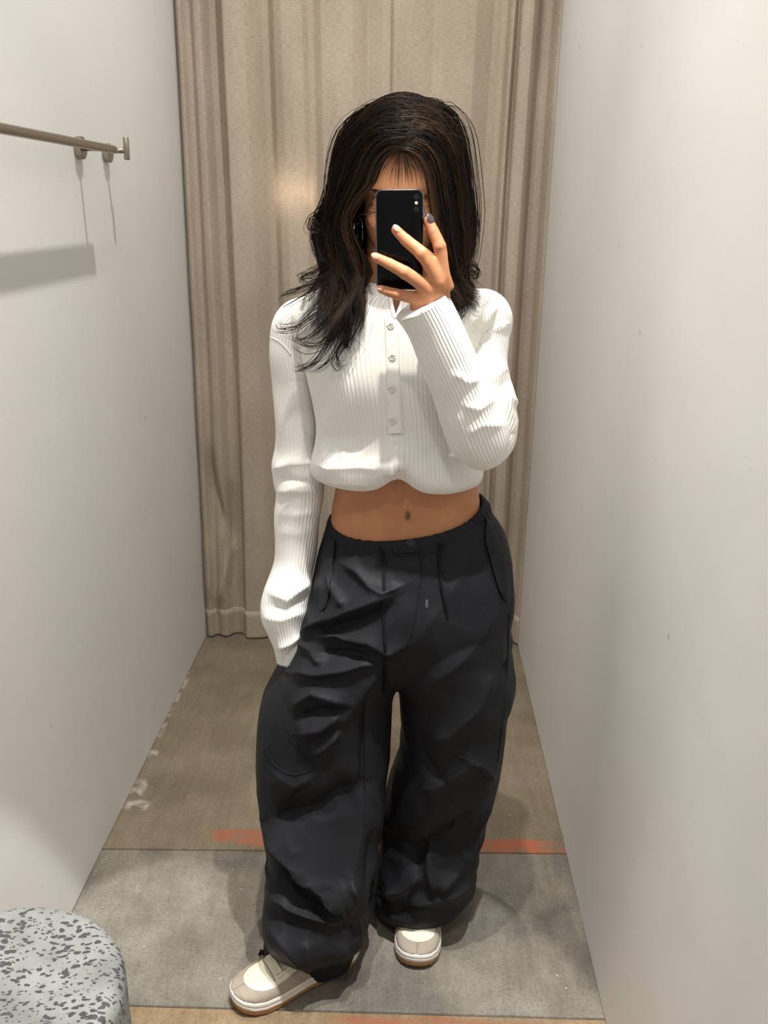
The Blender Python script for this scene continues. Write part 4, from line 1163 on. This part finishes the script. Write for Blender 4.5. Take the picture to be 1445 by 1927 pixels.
# the band dips and opens in front
th = np.linspace(0, 1, 120, endpoint=False)
for i, r in enumerate(cr):
    fr_ = np.exp(-((th - 0.5) / 0.14) ** 2); r[:, 2] -= 0.030 * fr_; r[:, 1] -= 0.012 * fr_
keep = [j for j in range(120) if not (0.47 < th[j] < 0.56)]
st = [j for j in range(120) if th[j] >= 0.56] + [j for j in range(120) if th[j] <= 0.47]
V, Fc, UV = loft([r[st] for r in cr], close=False)
col_ = mesh('collar', V, Fc, M_KNIT, sweater)
PLK = [(736, 598), (737, 612), (738, 640), (740, 700), (742, 760), (745, 820)]
def strip(name, center, wpx, mat, parent, lift, tree, m=50):
    c = resample(center, m); rows = []
    for dx, l in ((-1, 0.0), (-1, 1.0), (-0.5, 1.1), (0, 1.1), (0.5, 1.1), (1, 1.0), (1, 0.0)):
        p = on_surface(tree, c + np.array([dx * wpx / 2, 0]), lift * l)
        if len(p) < m: return None
        k = np.ones(7) / 7; p = np.stack([np.convolve(np.pad(p[:, i], 3, mode='edge'), k, 'valid') for i in range(3)], 1)
        rows.append(p)
    V, Fc, _ = loft(rows, close=False); return mesh(name, V, Fc, mat, parent)
plk = strip('placket', PLK, 27, M_KNIT, sweater, 0.0035, stree)
if plk: stree2 = tree_of([sweater, plk])
else: stree2 = stree
M_PEARL = plain('pearl_button', srgb(228, 224, 212), 0.25)
M_BHOLE = plain('buttonhole_shadow', srgb(60, 52, 46), 0.9)
for x, y in ((735, 614), (738, 673), (738, 732), (739, 791)):
    c = on_surface(stree2, [(x, y)], 0.0012)[0]
    b_ = button('button', c, (0, -1, 0.12), 0.0053, M_PEARL, sweater, 0.0016)
    for ddx, ddz in ((-.0012, .001), (.0012, -.001)):
        button('button_hole', c + np.array([ddx, -0.0012, ddz]), (0, -1, .1), 0.0005, M_BHOLE, b_, 0.0008)
    surf_tube('buttonhole', [(x - 8, y + 0.5), (x - 4, y)], 0.0008, M_BHOLE, sweater, 0.0004, 6, stree2)
surf_tube('drop_shoulder_seam', [(508, 634), (522, 640), (536, 652), (548, 668)], 0.0010, M_KNIT, sweater, 0.0006, 20, tree_of([sweater, SLL]))
surf_tube('drop_shoulder_seam', [(960, 607), (940, 616), (920, 626), (900, 648)], 0.0010, M_KNIT, sweater, 0.0006, 20, tree_of([sweater, UPR]))
# ------------------------------------------------------------------ sneakers
M_CREAM = plain('cream_leather', srgb(232, 227, 205), 0.5, noise=0.03, bump=0.1, bscale=500)
M_SUEDE = plain('grey_suede', srgb(165, 155, 142), 0.9, noise=0.08, nscale=60, bump=0.2, bscale=700, spec=0.1)
M_MID = plain('white_rubber', srgb(225, 220, 214), 0.5, noise=0.03)
M_GUM = plain('gum_rubber', srgb(165, 120, 75), 0.5, noise=0.06)
M_GREEN = plain('green_trim', srgb(30, 92, 58), 0.5)
M_LACE = plain('pale_laces', srgb(222, 219, 190), 0.8, bump=0.3, bscale=500)
def sneaker(toe, heel, label):
    toe = np.array(toe); heel = np.array(heel); Ls = np.linalg.norm(toe - heel)
    fx = (toe - heel) / Ls; lx = np.array([-fx[1], fx[0]])
    root_ = heel
    def W(s, y, z): q = root_ + fx * s * Ls + lx * y; return np.array([q[0], q[1], z])
    S = np.array([0, .06, .15, .3, .45, .6, .72, .82, .9, .96, .99, 1.0]); Wd = np.array([.012, .026, .033, .036, .037, .043, .047, .0465, .041, .030, .017, .004])
    def hw(s): return np.interp(s, S, Wd)
    def outline(grow, n=96):
        ss = np.concatenate([1 - (1 - np.cos(np.linspace(0, np.pi, n // 2))) / 2]); top = [(s, hw(s) + grow) for s in ss]
        pts = [(s, w) for s, w in top] + [(s, -w) for s, w in top[::-1]]
        c = np.array([0.5, 0]); out = []
        for s, w in pts:
            out.append((s + (grow / Ls) * np.sign(s - .5) * abs(2 * s - 1) ** 4, w))
        return out
    sh = empty('sneaker', (heel[0], heel[1], 0)); attach(sh, person); sh['label'] = label
    def layer(name, prof, mat):
        rings = []
        for g, z in prof:
            rings.append(np.array([W(s, y, z + 0.010 * max(0, s - .78) ** 2 / .048) for s, y in outline(g)]))
        V, Fc, _ = loft(rings, cap0=True, cap1=True); return mesh(name, V, Fc, mat, sh, autosmooth=60)
    layer('outsole', [(-0.004, 0.0), (0.001, 0.002), (0.002, 0.009), (0.0012, 0.0125)], M_GUM)
    layer('midsole', [(0.0012, 0.0115), (0.0028, 0.0135), (0.0030, 0.0195), (0.0018, 0.0205), (0.0026, 0.0218), (0.0022, 0.029), (-0.0004, 0.0315)], M_MID)
    # upper: sections across the foot
    TOP = np.array([(0, .075), (.08, .088), (.2, .092), (.3, .096), (.42, .092), (.52, .080), (.62, .067), (.72, .0575), (.82, .0515), (.9, .046), (.96, .040), (1.0, .031)])
    def height(s): return np.interp(s, TOP[:, 0], TOP[:, 1])
    def section(s, g=0.0, n=33, a0=0.0, a1=1.0):
        w = max(hw(s) - 0.0025, 0.002) + g; h = height(s) + g - 0.030
        t = np.linspace(a0, a1, n) * math.pi; p_ = 2.6
        y = np.sign(np.cos(t)) * np.abs(np.cos(t)) ** (2 / p_) * w; z = 0.030 + np.abs(np.sin(t)) ** (2 / p_) * h
        base = 0.010 * max(0, s - .78) ** 2 / .048
        return np.array([W(s, yy, zz + base * (1 - (zz - .03) / .1)) for yy, zz in zip(y, z)])
    ss = np.concatenate([np.linspace(0.004, .94, 60), np.linspace(.945, .996, 14)])
    V, Fc, _ = loft([section(s) for s in ss], close=False); up_ = mesh('upper', V, Fc, M_CREAM, sh)
    # grey mudguard wrapped round the toe and along the sides
    def guard_top(s):
        side = np.interp(s, [0, .2, .45, .7], [.26, .2, .17, .20])
        if s <= .70: return side
        q = (s - .70) / .205
        return .5 if q >= 1 else .5 - .30 * math.sqrt(1 - q * q)
    for side in (0, 1):
        rows = []
        for s in np.concatenate([np.linspace(0.02, .69, 30), np.linspace(.70, .94, 40), np.linspace(.945, .997, 14)]):
            g = guard_top(s)
            rows.append(section(s, 0.0018, 13, 0, g) if side == 0 else section(s, 0.0018, 13, 1, 1 - g))
        V, Fc, _ = loft(rows, close=False); gm = mesh('toe_guard', V, Fc, M_SUEDE, sh)
        md = gm.modifiers.new('t', 'SOLIDIFY'); md.thickness = 0.0015; md.offset = 0
    # green pinstripe along both sides
    for k, a_ in ((0, .19), (1, .81)):
        pts = [section(s, 0.0034, 3, a_ - .001 + (0.06 * (0.5 - s) if k == 0 else -0.06 * (.5 - s)), a_ + .02)[0] for s in np.linspace(.1, .5, 24)]
        tube('side_stripe', pts, 0.0028, M_GREEN, sh, n=8)
    # tongue with laces
    rows = [section(s, 0.003, 15, .36, .64) for s in np.linspace(.30, .70, 20)]
    V, Fc, _ = loft(rows, close=False); tg = mesh('tongue', V, Fc, M_LACE, sh); md = tg.modifiers.new('t', 'SOLIDIFY'); md.thickness = 0.003; md.offset = 0
    for s in np.linspace(.40, .66, 6):
        tube('lace', section(s, 0.0055, 13, .345, .655), 0.0027, M_LACE, sh, n=8)
    for a_ in (.33, .67):
        tube('eyelet_row', [section(s, 0.0025, 3, a_, a_ + .002)[0] for s in np.linspace(.34, .70, 16)], 0.003, M_CREAM, sh, n=8)
    tube('vamp_seam', section(.72, 0.0006, 15, .30, .70), 0.0012, M_SUEDE, sh, n=6)
    return sh
sneaker(FOOT_L['toe'], FOOT_L['heel'], 'cream and grey sneaker on the foot stepped forward')
sneaker(FOOT_R['toe'], FOOT_R['heel'], 'cream and grey sneaker on the foot standing behind')
# ------------------------------------------------------------------ hair
def mat_hair():
    m, nt, b = new_mat('dark_brown_hair'); L = nt.links
    at = N(nt, 'ShaderNodeAttribute'); at.attribute_name = 'tone'
    r = ramp(nt, [(0.0, (0.004, 0.0026, 0.0023, 1)), (0.55, (0.011, 0.0058, 0.004, 1)), (1.0, (0.075, 0.036, 0.016, 1))]); L.new(at.outputs['Fac'], r.inputs['Fac'])
    L.new(r.outputs['Color'], b.inputs['Base Color'])
    b.inputs['Roughness'].default_value = 0.42; b.inputs['Specular IOR Level'].default_value = 0.2
    return m
M_HAIR = mat_hair()
def G3(pts): return np.array([P(a, b, c) for a, b, c in pts])
# guide strands per side: edge beside the face -> middle -> silhouette -> behind the head
LEFT = [
    [(756, 281, 1.452), (730, 288, 1.450), (712, 312, 1.456), (702, 345, 1.470), (672, 378, 1.488), (656, 410, 1.505), (664, 450, 1.520), (690, 500, 1.525), (688, 555, 1.505), (668, 605, 1.478), (650, 640, 1.464)],
    [(764, 258, 1.462), (726, 262, 1.462), (695, 295, 1.470), (674, 345, 1.486), (649, 392, 1.505), (640, 440, 1.520), (660, 500, 1.525), (670, 550, 1.510), (656, 600, 1.482), (642, 645, 1.466), (630, 690, 1.460)],
    [(770, 232, 1.495), (715, 232, 1.505), (672, 270, 1.515), (650, 325, 1.530), (638, 380, 1.545), (625, 430, 1.555), (630, 490, 1.550), (644, 545, 1.525), (632, 598, 1.485), (612, 648, 1.468), (598, 700, 1.460)],
    [(775, 205, 1.55), (712, 204, 1.565), (662, 246, 1.575), (640, 305, 1.585), (630, 365, 1.590), (606, 415, 1.595), (606, 468, 1.590), (620, 520, 1.565), (604, 560, 1.525), (590, 606, 1.492), (584, 662, 1.474)],
    [(777, 192, 1.60), (735, 196, 1.655), (690, 240, 1.680), (668, 310, 1.690), (660, 380, 1.690), (648, 440, 1.685), (650, 500, 1.675), (655, 550, 1.660), (640, 590, 1.665), (630, 610, 1.675), (625, 640, 1.69)],
    [(777, 195, 1.63), (765, 210, 1.685), (745, 250, 1.715), (735, 320, 1.715), (730, 400, 1.705), (725, 460, 1.695), (722, 520, 1.685), (722, 570, 1.69), (720, 600, 1.70), (718, 620, 1.71), (716, 640, 1.715)],
]
RIGHT = [
    [(758, 281, 1.452), (784, 288, 1.450), (803, 312, 1.456), (811, 350, 1.470), (817, 400, 1.486), (824, 440, 1.505), (838, 480, 1.522), (846, 520, 1.530), (850, 555, 1.515), (858, 580, 1.500), (852, 605, 1.492)],
    [(764, 258, 1.462), (795, 272, 1.464), (818, 310, 1.472), (830, 360, 1.488), (838, 410, 1.505), (846, 455, 1.520), (852, 500, 1.530), (856, 540, 1.525), (866, 570, 1.505), (868, 590, 1.498), (856, 612, 1.492)],
    [(770, 232, 1.495), (812, 236, 1.508), (840, 280, 1.520), (854, 335, 1.535), (862, 390, 1.548), (868, 440, 1.555), (862, 490, 1.555), (860, 530, 1.545), (874, 555, 1.525), (880, 575, 1.512), (868, 598, 1.505)],
    [(775, 205, 1.55), (822, 204, 1.565), (855, 252, 1.578), (868, 315, 1.588), (878, 375, 1.592), (884, 430, 1.592), (874, 480, 1.590), (864, 520, 1.580), (872, 545, 1.560), (880, 560, 1.545), (872, 580, 1.535)],
    [(777, 192, 1.60), (805, 198, 1.655), (835, 245, 1.680), (848, 310, 1.690), (852, 380, 1.690), (852, 440, 1.685), (846, 500, 1.675), (840, 550, 1.665), (842, 580, 1.67), (844, 600, 1.685), (844, 620, 1.695)],
    [(777, 195, 1.63), (780, 210, 1.685), (785, 250, 1.715), (788, 320, 1.715), (786, 400, 1.705), (782, 460, 1.695), (778, 520, 1.685), (776, 570, 1.69), (776, 600, 1.70), (776, 620, 1.71), (776, 640, 1.715)],
]
GL = np.array([resample(G3(g), 22) for g in LEFT]); GR = np.array([resample(G3(g), 22) for g in RIGHT])
skull_c = hp(0, -0.012, 0.035); skull_r = np.array([0.074, 0.094, 0.085])
def off_skull(p, pad):
    loc = (p - skull_c) @ HM / (skull_r + pad); r = np.linalg.norm(loc, axis=1)
    k = r < 1
    loc[k] /= r[k][:, None]
    return skull_c + (loc * (skull_r + pad)) @ HM.T
HV = []; HF = []; HT = []; hoff = 0
def add_strand(p, r0, tone, taper=True, sides=3):
    global hoff
    n = len(p); rad = r0 * np.interp(np.linspace(0, 1, n), [0, .08, .7, 1], [.6, 1, .9, .12])
    t = np.gradient(p, axis=0); t /= np.linalg.norm(t, axis=1)[:, None] + 1e-12
    u = np.cross(t, (0.31, 0.9, 0.3)); u /= np.linalg.norm(u, axis=1)[:, None] + 1e-12
    w = np.cross(t, u)
    a = np.arange(sides) * 2 * np.pi / sides
    V = p[:, None, :] + rad[:, None, None] * (np.cos(a)[None, :, None] * u[:, None, :] + np.sin(a)[None, :, None] * w[:, None, :])
    HV.append(V.reshape(-1, 3)); HT.append(np.full(n * sides, tone))
    i = np.arange(n - 1)[:, None] * sides; j = np.arange(sides)[None]; k = (j + 1) % sides
    HF.append((np.stack([i + j, i + k, i + sides + k, i + sides + j], -1) + hoff).reshape(-1, 4))
    hoff += n * sides
def guide_at(Gd, u):
    i = min(int(u), len(Gd) - 2); t = u - i; return Gd[i] * (1 - t) + Gd[i + 1] * t
def locks(Gd, nlock, per, seed, urange, spread=0.010, side=-1):
    rs = np.random.default_rng(seed)
    for k in range(nlock):
        u = urange[0] + (urange[1] - urange[0]) * (k + rs.random()) / nlock
        g = guide_at(Gd, u)
        end = 1 - .26 * rs.random() ** 1.6; m = len(g)
        tt = np.linspace(0, end, m); idx = tt * (m - 1); i0 = np.minimum(idx.astype(int), m - 2); fr_ = (idx - i0)[:, None]
        g = g[i0] * (1 - fr_) + g[i0 + 1] * fr_
        ph_ = rs.uniform(0, 6.28); fq = rs.uniform(1.4, 2.4); am = rs.uniform(.005, .017)
        s = np.linspace(0, 1, m); w = np.clip((s - .45) / .5, 0, 1) ** 1.3
        dirn = rs.normal(0, 1, 3) * np.array([1, .7, .2]); dirn /= np.linalg.norm(dirn)
        wave = np.outer(w * am * 1.6 * np.sin(ph_ + s * fq * 6.28), np.array([1, .5, 0])) + np.outer(w * am * np.cos(ph_ + s * fq * 6.28), [0.3, -.5, 0])
        offs = rs.normal(0, .006, 3)
        tone0 = np.clip(rs.normal(.48, .27), 0, 1)
        curl = rs.uniform(-.02, .03) * side
        for j in range(per):
            sp = rs.normal(0, 1, 3) * spread * min(1, .35 + .5 * u) * np.array([1, .8, .3])
            # clumped mid-length, loose at root and tip
            c = np.interp(s, [0, .2, .6, .85, 1], [.85, .9, .55, .4, .55 + rs.random() * .5])
            p = g + wave + np.outer(c, sp) + offs * s[:, None]
            tipw = np.clip((s - .75) / .25, 0, 1) ** 2
            p[:, 0] += tipw * (curl + rs.normal(0, .006)); p[:, 2] += tipw * abs(curl) * .5 * rs.random()
            p = off_skull(p, rs.uniform(.003, .016))
            L_ = int(m * rs.uniform(.8, 1.0))
            add_strand(p[:max(L_, 8)], rs.uniform(.00032, .00075), float(np.clip(tone0 + rs.normal(0, .14), 0, 1)))
locks(GL, 84, 56, 11, (0.0, 3.15), .0085, -1)
locks(GR, 72, 52, 12, (0.0, 3.15), .0075, 1)
locks(GL, 26, 40, 13, (3.0, 4.95), .014, -1)
locks(GR, 26, 40, 14, (3.0, 4.95), .014, 1)
# thin see-through fringe over the forehead
rs = np.random.default_rng(21)
for k in range(60):
    sx = rs.uniform(-1, 1); x1 = 757 + sx * 44; ln = rs.uniform(.6, 1.0)
    pts = [(757 + sx * 4, 280, 1.452), (757 + sx * 16, 291, 1.448), (757 + sx * 33, 312, 1.447), (x1, 280 + 62 * ln, 1.452), (x1 + sx * 7, 280 + 92 * ln, 1.462)]
    add_strand(resample(G3(pts), 14), .00035, float(rs.uniform(.3, .9)))
# loose curls and flicked ends traced one by one
FLICK = [
    [(640, 370, 1.56), (622, 385, 1.57), (600, 402, 1.575), (586, 412, 1.575), (582, 428, 1.57), (592, 440, 1.565), (606, 436, 1.56)],
    [(650, 330, 1.55), (634, 372, 1.565), (612, 396, 1.572), (596, 408, 1.575), (592, 422, 1.57), (600, 432, 1.565), (616, 424, 1.56)],
    [(640, 400, 1.55), (612, 430, 1.56), (598, 452, 1.56), (604, 480, 1.55), (620, 492, 1.54), (630, 476, 1.535)],
    [(650, 440, 1.54), (622, 470, 1.545), (604, 500, 1.545), (588, 516, 1.54), (572, 518, 1.54), (570, 528, 1.535), (584, 536, 1.53)],
    [(660, 560, 1.505), (646, 604, 1.478), (616, 640, 1.466), (586, 652, 1.466), (562, 642, 1.472), (556, 630, 1.476)],
    [(670, 570, 1.495), (668, 612, 1.470), (650, 644, 1.462), (632, 672, 1.459), (640, 690, 1.458), (652, 684, 1.458)],
    [(634, 340, 1.57), (628, 352, 1.58), (622, 346, 1.585), (620, 356, 1.585), (626, 372, 1.58)],
    [(622, 400, 1.57), (604, 418, 1.575), (596, 440, 1.57), (602, 470, 1.56), (612, 490, 1.55), (622, 470, 1.54)],
    [(640, 490, 1.55), (600, 510, 1.545), (572, 520, 1.54), (566, 526, 1.535), (580, 532, 1.53)],
    [(640, 510, 1.54), (590, 530, 1.53), (560, 545, 1.525), (538, 552, 1.52), (530, 560, 1.52)],
    [(630, 530, 1.52), (580, 555, 1.505), (550, 572, 1.50), (528, 584, 1.50)],
    [(640, 560, 1.50), (590, 590, 1.488), (560, 612, 1.484), (530, 618, 1.484), (520, 606, 1.49)],
    [(640, 580, 1.49), (600, 620, 1.474), (570, 636, 1.472), (545, 628, 1.478)],
    [(640, 600, 1.48), (615, 650, 1.464), (590, 682, 1.46), (565, 694, 1.462), (556, 686, 1.464)],
    [(650, 600, 1.478), (640, 640, 1.464), (620, 675, 1.46), (600, 692, 1.46), (580, 694, 1.46)],
    [(660, 600, 1.476), (655, 640, 1.462), (652, 655, 1.46), (646, 640, 1.462), (640, 628, 1.465)],
    [(690, 560, 1.50), (680, 600, 1.474), (664, 632, 1.464), (655, 640, 1.462)],
    [(868, 440, 1.56), (866, 480, 1.56), (880, 494, 1.555), (895, 498, 1.555), (900, 510, 1.555), (892, 518, 1.555), (870, 516, 1.555)],
    [(860, 470, 1.55), (852, 500, 1.548), (872, 505, 1.55), (890, 512, 1.55), (896, 522, 1.55), (880, 528, 1.55)],
    [(884, 400, 1.58), (888, 430, 1.58), (884, 455, 1.575), (872, 470, 1.57), (862, 476, 1.565)],
    [(878, 380, 1.58), (886, 415, 1.58), (882, 445, 1.575), (868, 462, 1.57)],
    [(850, 520, 1.54), (862, 545, 1.53), (880, 545, 1.525), (878, 560, 1.52), (862, 574, 1.51), (850, 580, 1.505)],
    [(848, 540, 1.53), (866, 560, 1.515), (872, 580, 1.505), (864, 596, 1.50), (852, 600, 1.50)],
    [(844, 500, 1.54), (850, 540, 1.53), (856, 575, 1.51), (848, 595, 1.50)],
    [(690, 398, 1.478), (700, 396, 1.470), (712, 390, 1.462), (722, 384, 1.46)],
    [(684, 402, 1.480), (700, 402, 1.470), (715, 396, 1.464)],
]
for gpts in FLICK:
    g = resample(G3(gpts), 26)
    n_ = 13 if len(gpts) > 4 else 4
    ax = rs.normal(0, 1, 3)
    for j in range(n_):
        sp = rs.normal(0, .0042, 3); s = np.linspace(0, 1, 26)
        c = np.interp(s, [0, .4, 1], [1.6, .8, .7])
        jit = 1 + rs.normal(0, .04)
        p = g[0] + (g - g[0]) * jit + np.outer(c, sp)
        add_strand(p, rs.uniform(.0003, .0007), float(rs.uniform(.1, .7)))
# flyaway hairs around the crown
for k in range(70):
    a0 = rs.uniform(-1.15, 1.15)
    base = hp(math.sin(a0) * .074, rs.uniform(-.06, .05), .04 + math.cos(a0) * .083)
    dr = np.array([math.sin(a0) * .8 + rs.normal(0, .4), rs.normal(0, .4), math.cos(a0) * .5 + rs.normal(0, .25)])
    ln = rs.uniform(.015, .035); sag = rs.uniform(.2, .9)
    s = np.linspace(0, 1, 8)
    p = base + np.outer(s, dr) * ln; p[:, 2] -= sag * .03 * s ** 2; p[:, 0] += np.sign(a0) * .014 * s
    add_strand(p, .00022, float(rs.uniform(.1, .6)))
V = np.concatenate(HV)
hair = fast_mesh('hair', V, np.concatenate(HF), M_HAIR, person)
hair['label'] = 'long layered dark brown hair with curtain fringe'
hair['kind'] = 'stuff'
at = hair.data.attributes.new('tone', 'FLOAT', 'POINT'); at.data.foreach_set('value', np.concatenate(HT).astype(np.float32))
# dense under-layer hugging the skull behind the hairline
Vc, Fcq = ellipsoid((0, 0, 0), (1, 1, 1), None, 64, 40)
kf = []
for f in Fcq:
    c = Vc[list(f)].mean(0)
    xx, ff, uu = c
    if (ff < 0.30 + 0.35 * max(0, uu) and uu > -0.75) or uu > 0.62 - 0.25 * abs(xx): kf.append(f)
Vc2 = skull_c + (Vc * (skull_r + 0.003)) @ HM.T
cap = mesh('under_hair', Vc2, kf, M_HAIR, hair)
at = cap.data.attributes.new('tone', 'FLOAT', 'POINT'); at.data.foreach_set('value', np.full(len(Vc2), .15, np.float32))
